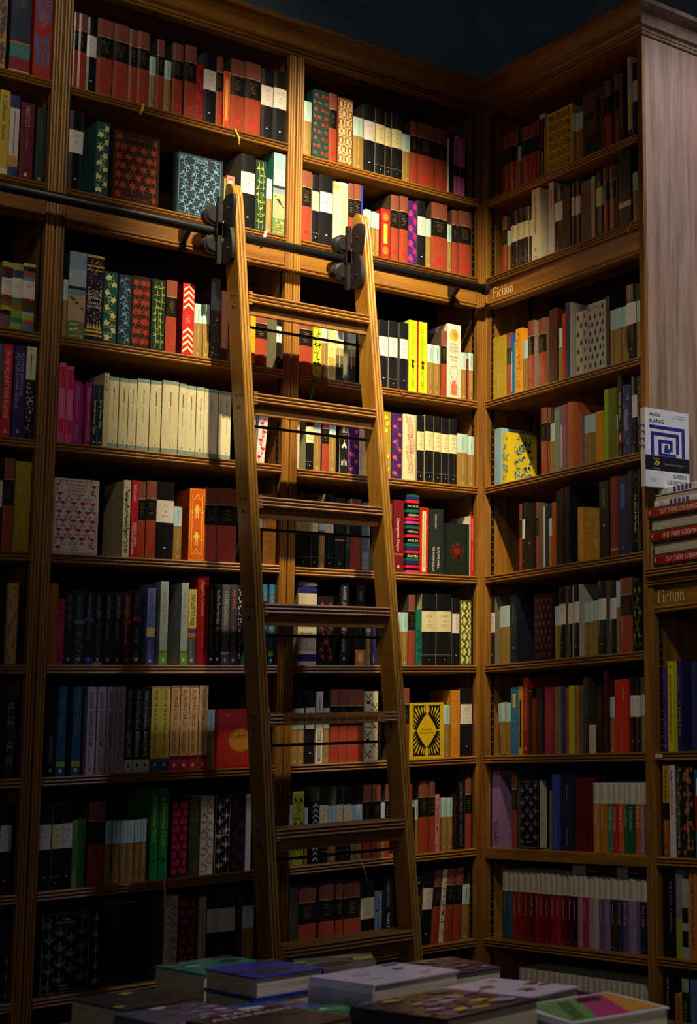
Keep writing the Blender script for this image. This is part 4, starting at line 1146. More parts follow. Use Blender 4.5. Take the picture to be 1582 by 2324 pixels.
('B',1,2.896,0.005,'''0.0978 0.0283 0.2071 R
0.1278 0.033 0.2076 R
0.1625 0.0246 0.2026 R
0.1879 0.0163 0.1453 L
0.2074 0.0356 0.2055 R
0.2446 0.0265 0.2036 R
0.2727 0.0199 0.205 R
0.2942 0.0159 0.2041 R
0.3117 0.0315 0.2208 S1a1816;b0-.08:c0b8a8;t.1-.6:b04030:LIBERATION;t.6-.96:d8d0c4:REVOLUTION;sc8c0b0
0.3448 0.0078 0.1691 Sc0a41c
0.3557 0.1413 0.2069 Sc8a818;F.04;prings:14120c;c
0.4973 0.0125 0.1682 L
0.5113 0.0381 0.1624 L
0.5509 0.1084 0.2148 S543a26;F.03;s543a26;pfolio:14110e
0.6621 0.0402 0.2227 R
0.7158 0.022 0.2298 R
0.7406 0.0253 0.2444 S2a1214;t.08-.98:d0b8b0:The_BELL_JAR_Sylvia_Plath;pspeck:6a2024
0.7854 0.0195 0.2652 Sc8bcb0;b.58-.8:c8a820;b.9-1:3a2c5c;t.06-.5:a05a70:Call_me_Zelda
0.807 0.0335 0.2382 K'''),
('B',2,2.618,0.004,'''0.0989 0.0256 0.1962 R
0.1262 0.0115 0.1418 L
0.1434 0.0359 0.2022 Kc
0.1809 0.0323 0.2027 Kc
0.2149 0.0353 0.1984 Kc
0.2518 0.0191 0.1943 Kc
0.2724 0.0457 0.246 Sd4ccb0;t.08-.62:4a4440:Swann's_Way_Marcel_Proust;h.95:302820:Yale;q.85:7a3828;sd4ccb0
0.368 0.0254 0.2459 Scabfae;t.1-.35:b06a50:;t.3-.95:8a7a88:MARCEL_PROUST
0.3957 0.0443 0.2215 K
0.4431 0.0166 0.2134 S181512
0.4612 0.0256 0.212 S12110f
0.4898 0.0179 0.2147 K
0.5092 0.0282 0.2128 K
0.5404 0.0557 0.1996 S4a0e16;b0-.16:4a4644
0.5975 0.0174 0.2032 Sc8b890;f.05:d8c8a0;m.1-.9:6a5a40
0.6171 0.0389 0.2115 Kc
0.6574 0.025 0.2142 R
0.6874 0.0325 0.214 R
0.7213 0.0105 0.2121 S2c1848
0.736 0.0625 0.2438 S121114;b.68-.75:d4ccb4;s101012
0.8054 0.0267 0.1594 L
0.8327 0.0078 0.2125 R'''),
('B',3,2.189,0.006,'''0.0453 0.0676 0.2141 Sa08a20;t.08-.25:c8b860:ALBERT_CAMUS;t.6-.98:d8d0a0:CREATE_DANGEROUSLY
0.1161 0.0341 0.2154 R
0.151 0.0105 0.2074 S2450a0;t.3-.95:b0c0d8:;m.3-.9:a0b8d8
0.1632 0.0105 0.1772 S389080
0.1752 0.0368 0.218 Sd8921a;pspeck:2a1a0c;sd8921a
0.2144 0.027 0.1721 L;sb01820
0.2429 0.0377 0.2308 R;s8a7a70
0.2994 0.0441 0.2278 R;s706058
0.3603 0.0464 0.2457 S421612;s3a1c14
0.4135 0.0181 0.1726 L
0.4331 0.0157 0.2169 Sb82410;pspeck:6a1008
0.4503 0.0231 0.2509 S1c2450;pscroll:405890;sa8a49c
0.5096 0.0351 0.2061 Sb8b8a8;pheart:14161a;sb8b8a8
0.5506 0.016 0.205 Sb8b8a8;pheart:14161a;sb8b8a8
0.5687 0.0915 0.2193 Sb8b8a8;F.03;pheart:14161a;sb8b8a8;H.07:.06:4a4a48:Frankenstein;H.95:.05:4a4a48:Mary_Shelley;c
0.6637 0.0183 0.2257 S16161a;pstars:b0b0b0
0.6848 0.0168 0.1744 L
0.7029 0.0209 0.1759 L
0.7252 0.0124 0.1765 L
0.739 0.022 0.1761 L
0.7624 0.0484 0.238 K
0.8135 0.0222 0.1786 L'''),
('B',4,1.896,0.006,'''0.0535 0.036 0.1916 S7a9cb0;s88a8b8
0.0928 0.0429 0.1697 Sd8bc18;ppaisley:5a90a0;c
0.3159 0.0329 0.219 R
0.3503 0.0159 0.2156 R
0.3677 0.0219 0.1595 L
0.3911 0.0255 0.2098 S7a8a7c;b0-.05:5a6a60;m.2-.8:485448
0.4189 0.0186 0.2103 S7a5a6e;t.3-.95:d0b8c8:;m.3-.9:b898b0
0.439 0.0178 0.2107 S7a5a6e;m.3-.9:b898b0
0.4582 0.0294 0.2146 Sb85c2c;m.5-.8:803818;sc06a34
0.5285 0.013 0.1637 S8a5a80;pspeck:5a1a60
0.5444 0.0559 0.1576 L
0.6031 0.0389 0.1601 Sc8861c;b0-.02:e0a030
0.6504 0.0189 0.2228 S88a820;m.04-.2:304010
0.6714 0.0381 0.2218 S5c7020;pspeck:7a3018
0.7098 0.006 0.1351 L
0.7164 0.0219 0.2548 S14110f;b.69-.83:6a1838;t.2-.55:d0c8b8:TRISTRAM_SHANDY;t.72-.8:d0b0b0:;m.9-.98:c0b8a8
0.7404 0.036 0.2208 S44446c;pscissor:a8a8b8;t.35-.65:8080a0:;m.35-.65:9090b0;c
0.7832 0.0256 0.2402 K
0.8108 0.022 0.2355 S2a2824;pspeck:8a8478'''),
('B',5,1.595,0.008,'''0.1892 0.0141 0.2204 R
0.2049 0.0164 0.223 K
0.2237 0.045 0.2189 S1c1a18;pspeck:3a3a30;h.6:a0a0a0:GU
0.2817 0.0169 0.2158 R
0.3009 0.0206 0.2109 S5a544a
0.323 0.0099 0.1975 Scfc4a4
0.3344 0.0181 0.1978 S1c3040;pspeck:40606c
0.354 0.0135 0.1551 L
0.3691 0.0232 0.2059 Sa04a14
0.3952 0.0193 0.2362 S181a1c;m.2-.8:3a3c40
0.416 0.0222 0.2415 S16171a
0.4411 0.0249 0.2461 S14161a;pspeck:282c34
0.5053 0.031 0.1718 Sc08420;pfern:d8b060;c
0.6191 0.0473 0.2396 S14241c;t.1-.35:90a090:THE_HOBBIT;q.58:d8d0c4;s142018
0.6747 0.0357 0.246 S782820;b.9-.93:b08a40;m.4-.9:b07048
0.7131 0.0441 0.2411 S1c2c58;t.1-.4:4a5a90:;m.1-.4:405088;q.9:8a7a40
0.7592 0.0188 0.2529 S1c2c20
0.7807 0.028 0.269 S181410;f.03:a08a48;t.35-.75:e0d8c8:Dr_Jekyll_&_Mr_Hyde;pscroll:6a5a2c;c'''),
('B',6,1.300,0.01,'''0.0208 0.025 0.2266 K;s6a6a58
0.0741 0.0591 0.1888 L;s7a1018
0.1379 0.0378 0.2204 S131a2a;t.1-.4:607090:JOAN_BAKEWELL;q.78:7098c0;m.85-.98:506080
0.2647 0.1056 0.2107 S1c0a10;plantern:4a1024;c
0.3778 0.0244 0.1658 L
0.4036 0.0345 0.2252 K
0.4527 0.0232 0.225 Kc
0.4773 0.0288 0.227 K;sa8a498
0.5353 0.0156 0.1648 L
0.553 0.0232 0.1662 L
0.5783 0.0196 0.1686 L
0.6007 0.0409 0.2273 K
0.6609 0.0328 0.2236 K
0.695 0.0108 0.2182 L
0.7113 0.059 0.2252 R
0.7755 0.0435 0.2096 S141410;pbirdvine:8aa820;c'''),
('B',7,1.005,0.014,'''0.0686 0.0366 0.1676 L;l-5;s3a5a90
0.1083 0.0237 0.166 L;l-3
0.1351 0.0398 0.217 S2078a0;pscroll:60a8c0;t.1-.3:e0c850:
0.1765 0.0225 0.2179 Sd0a028;t.2-.9:181410:;m.3-.8:181410
0.2013 0.0307 0.2457 S9c1c1c;t.06-.72:d08a78:WITH_THE_HUNTED;q.92:d8c8c0
0.2358 0.0183 0.2088 S161412;t.02-.1:c0c0c0:T
0.2556 0.0167 0.177 S8a2410
0.2746 0.0399 0.2067 S10141c;pscroll:2c4070
0.3227 0.046 0.209 Sa01c3c;pfern:c04860;b.4-.6:b0301c
0.3724 0.0337 0.2081 S5a7a4a;pdiag:b04848
0.4083 0.024 0.2068 S38286a
0.4344 0.0094 0.2029 Sa04c20
0.4452 0.0273 0.2086 Sa8b820
0.4747 0.0221 0.2075 Sb06a38;pspeck:5a2c20
0.4983 0.0227 0.2056 S5a5a3c;pspeck:302818
0.523 0.026 0.2331 S2a2a2a;pspeck:6a6a70
0.5512 0.0355 0.2039 S14130f;b.58-1:b8b4a0;pscroll:403c34:.05-.5
0.5888 0.0324 0.2032 S100e0c;pscroll:6a5420
0.6281 0.0205 0.2473 S3a0c10
0.6513 0.0258 0.1655 L
0.6798 0.0655 0.2166 Sc4301a;u.1-.3:e8b0a0:VINTAGE:;m.7-.95:e8a090;sb02814
0.748 0.0316 0.2205 K
0.7809 0.0209 0.2192 K
0.8032 0.0195 0.1682 L'''),
('B',8,0.710,0.018,'''0.0208 0.047 0.245 S9a72a0;f.03:b08ab4;n.15-.45:b898c0;pframe:302038:.66-.97;s8a6890
0.1299 0.0287 0.2422 R
0.1756 0.1078 0.2145 S100f0e;F.035;pchand:a8a49c;f.04:b0aca0;H.12:.06:b0aca0:The_Picture;H.9:.05:b0aca0:Oscar_Wilde;c
0.3354 0.0132 0.1806 S8a6c20
0.3523 0.0416 0.2323 S2a4a9a;m.6-.95:8098c8;s24408a
0.3968 0.0618 0.2214 S141a38;m.1-.3:a0a8c0;m.7-.95:a0a8c0
0.4685 0.0925 0.2212 S5c1010;m.8-.95:a05048;c
0.5638 0.0262 0.2055 Wc08048
0.592 0.0348 0.2055 Wa87428;t.34-.68:d8ccb8:UNCLE_DYNAMITE
0.6289 0.0257 0.2055 W4a7a5c;t.34-.68:d8ccb8:THE_MATING
0.6566 0.0221 0.2055 Wb02434;t.34-.68:d8ccb8:YOUNG_MEN
0.6807 0.0266 0.2055 Wc85a24;t.34-.68:d8ccb8:THANK_YOU
0.7093 0.0205 0.2054 W2c6438
0.7318 0.0282 0.2054 W14523c;t.34-.68:d8ccb8:A_GENTLEMAN
0.762 0.0241 0.2054 Wbc5a30;t.34-.68:d8ccb8:MIKE_AT
0.788 0.0168 0.2054 W9a7888;t.34-.68:d8ccb8:MIKE_AND
0.8067 0.0116 0.2054 W5a4858'''),
('B',9,0.425,0.02,'''0.0747 0.0281 0.2129 W1f4a5a
0.1044 0.0279 0.2127 W28506a
0.1339 0.02 0.2127 Wa01c20
0.1555 0.0306 0.2129 W8c1a20;t.34-.64:b8ac9c:PIG_ABBEY
0.1876 0.0356 0.2129 W781418
0.2247 0.0293 0.2128 W5a0e14;t.34-.64:b8ac9c:CARRY_ON
0.2554 0.0275 0.2126 W8c1a14;t.34-.64:b8ac9c:THE_LITTLE
0.2845 0.0207 0.2128 W701418
0.3066 0.0301 0.2129 W6a1018
0.3382 0.024 0.2127 W8c1420;t.34-.64:b8ac9c:AUNTS_ABOUT
0.3636 0.0267 0.2125 Wa01824
0.3918 0.0258 0.2127 W5c1018;t.34-.64:b8ac9c:THE_HEART
0.419 0.0355 0.2126 W4a0e12
0.4559 0.0197 0.2125 W2a0c14
0.4771 0.0273 0.2126 Wb07880
0.5057 0.0208 0.2124 Wa02048;t.34-.64:b8ac9c:THE_PRINCE
0.528 0.0248 0.2125 Wa88098
0.5541 0.0274 0.2123 Wb0a8a0
0.5829 0.019 0.2121 W6a5080
0.6033 0.0324 0.2123 W8c6898;t.34-.64:b8ac9c:SUMMER
0.6369 0.0307 0.2124 W2c3028
0.669 0.0245 0.2123 W2a2c48;t.34-.64:b8ac9c:VERY_GOOD
0.6948 0.0282 0.2122 W544a78;t.34-.64:b8ac9c:RING_FOR
0.7243 0.0377 0.2124 W8c7494
0.7633 0.0135 0.2119 W5c5a70
0.7782 0.032 0.2124 W1a2038;t.34-.64:b8ac9c:THE_HEIR'''),
('B',10,0.130,0.02,'''0.1674 0.0295 0.2111 W1f4a5a
0.1984 0.0292 0.2109 W701418
0.2291 0.029 0.2112 Wb07880
0.2595 0.0287 0.211 W2a2c48
0.2897 0.0285 0.2109 Wa01c20
0.3197 0.0283 0.2111 W8c1420
0.3494 0.028 0.2109 Wa88098
0.3788 0.0278 0.2108 W8c7494
0.408 0.0276 0.2106 W781418
0.437 0.0273 0.2109 W5c1018
0.4657 0.0271 0.2107 W6a5080
0.4942 0.0269 0.2106 W1a2038
0.5225 0.0267 0.2108 W8c1a14
0.5505 0.0265 0.2106 W2a0c14
0.5783 0.0262 0.2105 W2c3028
0.6059 0.026 0.2103 W28506a
0.6333 0.0258 0.2106 W6a1018
0.6604 0.0256 0.2104 Wa02048
0.6873 0.0254 0.2103 W544a78
0.7141 0.0252 0.2105 W8c1a20
0.7406 0.025 0.2104 Wa01824
0.7669 0.0248 0.2102 Wb0a8a0'''),
('C',1,1.005,0.005,'''0.9143 0.0239 0.2372 S442a72;t.05-.4:7a50b0:SUSPENSE;t.55-.9:7a50b0:ACOLYTE;q.94:c07030
0.9401 0.0256 0.258 Sc8c020;t.15-.9:3a3018:BEWARE_THE_WOMAN_MEGAN_ABBOTT;q.06:201c10
0.9792 0.0234 0.2572 S20284e;t.16-.34:a8b048:Elizabeth_Acevedo;q.45:a04c30;t.52-.84:a8b048:Family_Lore;s1c2450
1.0435 0.0224 0.2506 S28305c'''),
('C',2,0.708,0.004,'''0.9103 0.0286 0.2605 S20140f;b0-.42:c09424;b.6-1:a04820;t.05-.4:2c2010:GEORGE_ALAGIAH;t.62-.85:e8b080:BURNING_LAND;q.94:d8a848
0.9408 0.0234 0.2594 Sd0ccc4;t.06-.18:202020:Nina_Allan;t.2-.9:b01c28:CONQUEST
0.9673 0.0269 0.2592 S16201c;pstrelitzia:c8642c;t.05-.9:90a8a0:ISABEL_ALLENDE_THE_WIND_KNOWS_MY_NAME
0.996 0.0501 0.2589 S16201c;pstrelitzia:c8642c;t.05-.9:90a8a0:ISABEL_ALLENDE_THE_WIND_KNOWS_MY_NAME
1.0491 0.0209 0.2438 S306a78;b.3-.7:9c2c24;t.1-.3:c0d0d0:'''),
('C',3,0.429,0.006,'''0.8999 0.0204 0.247 S14110f
0.9246 0.0288 0.247 S14120f;t.15-.92:888478:FALLING_ANIMALS
0.9571 0.0279 0.247 S807c8c;b.55-1:a0a83c;t.1-.5:b0a8c0:CECELIA_AHERN
0.9874 0.0265 0.2186 Sb0a898;b.36-.55:181614;b.65-.85:181614
1.0169 0.0328 0.247 Sc87a34;t.04-.85:281810:SECOND_SELF_CHLOE_ASHBY'''),
('C',4,0.130,0.006,'''0.8964 0.0427 0.2554 S14161c;t.05-.4:b0b0a8:CUTTING
0.9483 0.0307 0.202 Sc87a34;t.04-.6:281810:SECOND_SELF
0.9814 0.0298 0.2617 S1a1c12;b.06-.2:b0a898;t.3-.9:b0b838:AS_RICH_AS
1.0159 0.026 0.2454 S5a78a8;m.2-.8:a0b8d8'''),
]
# ------------------------------------------------------------------ books
PRESETS = {
 'R': ('963e2a', 'g', 1, .132, '4a4038', 'b0-.225:7e4838;b.225-.234:b89458;b.234-.505:191714;n.29-.44:8e7848;q.87:c81c1c'),
 'K': ('17171b', 'g', 1, .132, '56524a', 'b.238-.245:8a7c50;b.245-.53:d6cec4;n.30-.34:8a8480;e.39:a02820;n.44-.46:948e8a;q.86:d0ccc4'),
 'Kc': ('17171a', 'g', 1, .132, 'b0a886', 'b.245-.53:d8cc9c;n.30-.34:8a8068;e.385:a02820;n.43-.46:948a70;b.852-.856:8a867c;e.92:d0ccc0'),
 'Kw': ('17171a', 'g', 1, .132, 'b4b0a0', 'b.245-.53:d4d4c4;n.30-.35:70706a;e.385:6a5a50;n.43-.47:80807a;b.852-.856:8a867c;e.92:d0ccc0'),
 'L': ('8c6e34', 'p', 1, .100, '8c6e34', 'b0-.365:aac8c2;m.07-.3:88a8a4;m.42-.8:c0a468;q.945:b89c60'),
 'P': ('c6be98', 'g', 1, .134, '73837a', 'b0-.055:7d8e85;b.935-1:7d8e85;m.15-.34:4a4a40;m.38-.62:a8a282;e.905:3a3a34'),
 'PAINT': ('b89c78', 'g', 0, .14, '2c6a5c', 'b0-.2:86a2b2;b.2-.4:a6b6b8;b.4-.435:37322e;b.435-.5:7a8ea0;b.5-.56:b8a078;b.8-1:5f8048;k.5-.68:2c2a24;j.8-.98:d8d0c0;j.82-.98:c0a030;j.82-.95:a84030'),
 'PAINT2': ('3e4038', 'g', 0, .14, '30201c', 'b0-.2:5a6a7a;b.2-.4:707c80;b.4-.46:503c38;j.46-.98:b0a890'),
 'MIST': ('b8b090', 'g', 0, .13, 'a8ac98', 'b0-.25:aab4a8;b.25-.42:c0b88c;b.42-.55:9a8a58;b.55-.7:605638;b.7-1:2c2826;m.45-.75:e0d8b8'),
 'HIGH': ('101010', 'g', 1, .14, '181024', 'b0-.035:1c6048;b.035-.08:28286a;b.08-.115:d02434;b.195-.235:1c6048;b.3-.33:d02434;b.345-.38:c83a8c;b.4-.44:1c6048;b.515-.55:d02434;b.625-.665:1c6048;b.67-.71:28286a;b.715-.75:d02434;b.81-.845:1c6048;b.85-.89:28286a;b.9-.935:d02434;b.965-1:c83a8c;h.155:e8e4d8:PATRICIA;h.27:e8e4d8:HIGHSMITH;h.475:e8e4d8:UNDER_A_DARK;h.59:e8e4d8:ANGEL_EYE;h.785:e8e4d8:SELECTED'),
 'MISER': ('b8ac88', 'g', 1, .15, '8a8264', 'b.03-.05:d0c8b0;b.05-.14:23265c;b.14-.15:d0c8b0;h.475:2a2620:MISERABLES;b.5-.507:2a2620;h.535:2a2620:VICTOR-HUGO;b.845-.86:d0c8b0;b.87-.955:23265c;o.6-.8:7a6a48;b.81-.815:6a6040'),
}

def parse(style):
    tok = style.split(';'); t0 = tok[0]
    sp = dict(base='808080', fin='p', hard=0, D=None, side=None, bands=[], items=[], face=0.0, lean=0.0, kind='S', pat=None)
    def add(o):
        c = o[0]
        if c == 'F': sp['face'] = float(o[1:]); sp['hard'] = 1
        elif c == 'b':
            v, h = o[1:].split(':'); a, z = v.split('-'); sp['bands'].append((float(a), float(z), h))
        elif c == 's' and len(o) == 7: sp['side'] = o[1:]
        elif o == 'c': sp['fin'] = 'c'; sp['hard'] = 1
        elif o == 'g': sp['fin'] = 'g'; sp['hard'] = 1
        elif c == 'l': sp['lean'] = float(o[1:])
        elif o:
            sp['items'].append(o)
            if c == 'p': sp['pat'] = o[1:].split(':')[0]
    if t0 in PRESETS:
        b, fin, hard, D, side, opt = PRESETS[t0]
        sp.update(base=b, fin=fin, hard=hard, D=D, side=side, kind=t0)
        for o in opt.split(';'): add(o)
    elif t0[0] == 'W':
        sp.update(base=t0[1:], hard=1, D=.11, kind='W', side='b8b09a')
        for o in ('b0-.3:cac2ac;m.04-.26:9a9078;e.95:c8bca8'+('' if ';t' in style else ';m.36-.62:d0c4b0')).split(';'): add(o)
    else: sp['base'] = t0[1:]
    for o in tok[1:]: add(o)
    if sp['side'] is None: sp['side'] = sp['base']
    return sp

def rng_of(s):
    a, z = s.split('-'); return float(a), float(z)

def draw_items(b, sp, W, H, fn, rnd, cover=False):
    """printed matter over a W x H field whose point (x from left, y from bottom) fn maps to 3D"""
    def put(polys, m):
        for p in polys: b.poly([fn(x, y) for x, y in p], m)
    def R(x0, x1, y0, y1): return [(x0, y0), (x1, y0), (x1, y1), (x0, y1)]
    clear = []
    for o in sp['items']:
        if o[0] == 'H': clear.append(float(o[1:].split(':')[0]))
    for o in sp['items']:
        c = o[0]; a = o[1:].split(':')
        if c == 'p':
            v0, v1 = rng_of(a[2]) if len(a) > 2 else (0.03, 0.97)
            mx = W*0.07
            P = clip_keep(ornament(a[0], W-2*mx, H*(v1-v0), rnd), W-2*mx, H*(v1-v0))
            y0 = H*(1-v1); out = []
            for p in P:
                q = [(x+mx, y+y0) for x, y in p]
                cy = 1-sum(y for x, y in q)/len(q)/H; cx = sum(x for x, y in q)/len(q)/W
                if cover and a[0] not in ('sun',) and any(abs(cy-v) < 0.028 for v in clear) and 0.2 < cx < 0.8: continue
                out.append(q)
            put(out, mat(a[1], 'p'))
        elif c == 'f':
            t = float(a[0]); m = mat(a[1]); i = t*min(W, 0.05 if not cover else W); lw = 0.0009
            put([R(i, W-i, i, i+lw), R(i, W-i, H-i-lw, H-i), R(i, i+lw, i, H-i), R(W-i-lw, W-i, i, H-i)], m)
        elif c == 'H' and cover:
            y = H*(1-float(a[0])); s = a[3].replace('_', ' '); hgt = W*float(a[1])
            v, f, tw = text_tris(s); L = min(W*0.8, tw*hgt/0.73)
            text_into(b, s, mat(a[2]), lambda x, yy: fn(W/2-L/2+x, y-hgt/2+yy), L, hgt)
        elif cover: continue
        elif c in 'tu':
            v0, v1 = rng_of(a[0]); L = H*(v1-v0); y = H*(1-v0)
            if c == 't':
                s = a[2].replace('_', ' ') if len(a) > 2 else ''
                if s:
                    ch = min(W*0.5, 0.011)
                    text_into(b, s, mat(a[1]), lambda x, yy: fn(W/2-ch/2+yy, y-x), L, ch)
                else: put([R(W*.28, W*.72, H*(1-v1), H*(1-v0))], mat(a[1]))
            else:
                ch = min(W*0.3, 0.0085)
                for s, cx in ((a[2], .66), (a[3], .30)):
                    if s: text_into(b, s.replace('_', ' '), mat(a[1]), lambda x, yy: fn(W*cx-ch/2+yy, y-x), L, ch)
        elif c == 'h':
            s = a[2].replace('_', ' '); y = H*(1-float(a[0])); ch = min(W*.3, .0075); L = W*.84
            v, f, tw = text_tris(s); L2 = min(L, tw*ch/.73)
            text_into(b, s, mat(a[1]), lambda x, yy: fn(W/2-L2/2+x, y-ch/2+yy), L2, ch)
        elif c == 'm':
            v0, v1 = rng_of(a[0]); y = H*(1-v0); m = mat(a[1]); tw = min(W*.16, .0026)
            while y > H*(1-v1):
                l = rnd.uniform(.0012, .0032); put([R(W/2-tw/2, W/2+tw/2, y-l, y)], m); y -= l+rnd.uniform(.0006, .0018)
        elif c == 'n':
            v0, v1 = rng_of(a[0]); y = H*(1-v0); m = mat(a[1])
            while y > H*(1-v1):
                half = W*rnd.uniform(.12, .28); x = W/2-half
                while x < W/2+half:
                    l = rnd.uniform(.0009, .0022); put([R(x, min(W/2+half, x+l), y-.0010, y)], m); x += l+.0007
                y -= .0052
        elif c == 'q':
            y = H*(1-float(a[0])); m = mat(a[1]); s = min(W*.2, .0045)
            if sp['kind'] == 'K': put([[(W/2-s*.8, y), (W/2+s*.8, y), (W/2+s*.3, y+s*.7), (W/2-s*.3, y+s*.7)]], m)
            elif sp['kind'] == 'R': put([R(W/2-W*.15, W/2+W*.15, y-.005, y+.006)], m)
            else: put([R(W/2-s*.75, W/2+s*.75, y+s*.12, y+s), R(W/2-s*.75, W/2+s*.75, y-s, y-s*.12)], m)
        elif c == 'e':
            y = H*(1-float(a[0])); put([ell(W/2, y, min(.0016, W*.09), min(.002, W*.12), 8)], mat(a[1]))
        elif c in 'kj':
            v0, v1 = rng_of(a[0]); m = mat(a[1])
            for k in range(9 if c == 'k' else 16):
                r = rnd.uniform(.0025, .005) if c == 'k' else rnd.uniform(.0015, .0038)
                y = H*(1-rnd.uniform(v0, v1)); x = rnd.uniform(.12, .88)*W
                if c == 'k': y = H*(1-v0-(v1-v0)*x/W)
                put([[(max(.001, min(W-.001, x+r*rnd.uniform(.6, 1.5)*math.cos(t*.9))), y+r*rnd.uniform(.4, .9)*math.sin(t*.9)) for t in range(7)]], m)
        elif c == 'o':
            v0, v1 = rng_of(a[0]); m = mat(a[1]); P = []
            for k in range(18): ringp(W*rnd.uniform(.2, .8), H*(1-rnd.uniform(v0, v1)), .004, .0007, P, 7, 0, 4)
            put(P, m)
    if sp['pat'] == 'kafka' and cover:
        P = []
        for sx in (-1, 1):
            for sy in (-1, 1):
                def q(u, v): return (W/2+sx*u*W*.40, H/2+sy*v*H*.45)
                for u0, v0, u1, v1, t in ((.20, .66, .22, .95, .05), (.30, .60, .42, .94, .06), (.42, .55, .66, .93, .07), (.52, .47, .88, .90, .07),
                                          (.60, .38, .95, .70, .06), (.68, .28, .95, .50, .055), (.76, .17, .95, .32, .045), (.84, .08, .95, .17, .03)):
                    du, dv = v1-v0, -(u1-u0); L = math.hypot(du, dv); du, dv = du/L*t, dv/L*t
                    m = (.3*u0+.7*u1, .3*v0+.7*v1)
                    P.append([q(u0, v0), q(m[0]-du*.8, m[1]-dv*.8), q(u1-du*.4, v1-dv*.4), q(u1+du*.4, v1+dv*.4), q(m[0]+du*.8, m[1]+dv*.8)])
        for p in P: b.poly([(lambda a: (a[0]+0.0003, a[1], a[2]))(fn(x, y)) for x, y in p], mat(sp['base']))
    if sp['pat'] == 'keyhole' and not cover:
        put([ell(W*.5, H*.43, W*.13, W*.13, 10), [(W*.44, H*.42), (W*.56, H*.42), (W*.66, H*.34), (W*.34, H*.34)]], mat('14120c'))
    if sp['pat'] == 'face' and not cover:
        cy = H*.86
        P = []; put([ell(W/2, cy, W*.29, W*.37, 18)], mat('c8884c'))
        for sx in (-1, 1): stroke([(W/2+sx*W*.07, cy+.003), (W/2+sx*W*.2, cy+.0045)], .0011, P); P.append(ell(W/2+sx*W*.13, cy, .0022, .001, 6))
        stroke([(W/2, cy+.002), (W/2-W*.05, cy-.005), (W/2+W*.03, cy-.006)], .001, P); stroke([(W*.4, cy-.010), (W*.6, cy-.010)], .001, P)
        put(P, mat('3a2414'))
        put([[(W*.3, H*.04), (W*.7, H*.04), (W*.72, H*.16), (W*.6, H*.24), (W*.4, H*.24), (W*.28, H*.16)]], mat('c06a48'))
        P = []; stroke([(W*.2, H*.03), (W*.22, H*.2), (W*.35, H*.28), (W*.2, H*.33), (W*.3, H*.42), (W*.7, H*.43), (W*.8, H*.3), (W*.65, H*.27), (W*.78, H*.18), (W*.8, H*.03)], .0009, P)
        stroke([(W*.35, H*.1), (W*.5, H*.07), (W*.65, H*.1)], .0012, P); P.append(ell(W*.45, H*.33, .0014, .002, 6)); put(P, mat('4a2a1c'))

def make_book(name, sp, w, h, D, label, group, M, seed, cover_print=False, parts=True, ribbon=None):
    rnd = random.Random(seed)
    root = empty(name, label, 'book', group); root.matrix_world = M
    t = min(0.0026 if sp['hard'] else 0.0009, w*0.18)
    bulge = min(0.0028, w*0.09) if sp['hard'] else 0.0004
    fin = sp['fin']
    # -- cover: curved spine and two boards, split into printed bands
    xs = [-w/2, -w/4, 0, w/4, w/2]
    def yo(x): return bulge*(2*x/w)**2
    outer = [(-w/2, D)]+[(x, yo(x)) for x in xs]+[(w/2, D)]
    inner = [(-w/2+t, D)]+[(max(-w/2+t, min(w/2-t, x)), yo(x)+t) for x in xs]+[(w/2-t, D)]
    cuts = sorted({0.0, 1.0}|{v for bd in sp['bands'] for v in bd[:2]})
    def col(v):
        c = sp['base']
        for a, z, hx in sp['bands']:
            if a <= v < z: c = hx
        return c
    b = MB(); wrap = sp['kind'] in ('L', 'W', 'P', 'HIGH')
    for v0, v1 in zip(cuts, cuts[1:]):
        z1 = h*(1-v0); z0 = h*(1-v1); c = col((v0+v1)/2)
        for k in range(6):
            hx = c if (0 < k < 5 or wrap) else sp['side']
            (xa, ya), (xb, yb) = outer[k], outer[k+1]
            b.poly([(xa, ya, z0), (xb, yb, z0), (xb, yb, z1), (xa, ya, z1)], mat(hx, fin))
    ms = mat(sp['side'], fin); top = mat(col(0.001), fin)
    for k in range(6):
        o0, o1, i0, i1 = outer[k], outer[k+1], inner[k], inner[k+1]
        b.poly([(*o0, h), (*o1, h), (*i1, h), (*i0, h)], top if 0 < k < 5 else ms)
        b.poly([(*i0, 0), (*i1, 0), (*o1, 0), (*o0, 0)], ms)
        b.poly([(*i1, 0), (*i0, 0), (*i0, h), (*i1, h)], ms)
    for (o0, i0) in ((outer[0], inner[0]), (outer[-1], inner[-1])):
        b.poly([(*o0, 0), (*o0, h), (*i0, h), (*i0, 0)], ms)
    cov = b.build('cover', root)
    # -- page block
    g = 0.003 if sp['hard'] else 0.0006
    b = MB(); b.box(-w/2+t+.0001, w/2-t-.0001, bulge+t+.0002, D-g, g, h-g, M_PAGES); b.build('page_block', root)
    # -- printing on the spine and on the front board
    if parts and not sp['face']:
        b = MB(); draw_items(b, sp, w, h, lambda x, y: (x-w/2, yo(x-w/2)-0.0004, y), rnd)
        if b.f: b.build('spine_print', cov)
    if sp['face'] or cover_print:
        b = MB(); draw_items(b, sp, D, h, lambda x, y: (w/2+0.0004, x, y), rnd, True)
        if b.f: b.build('cover_print', cov)
    return root

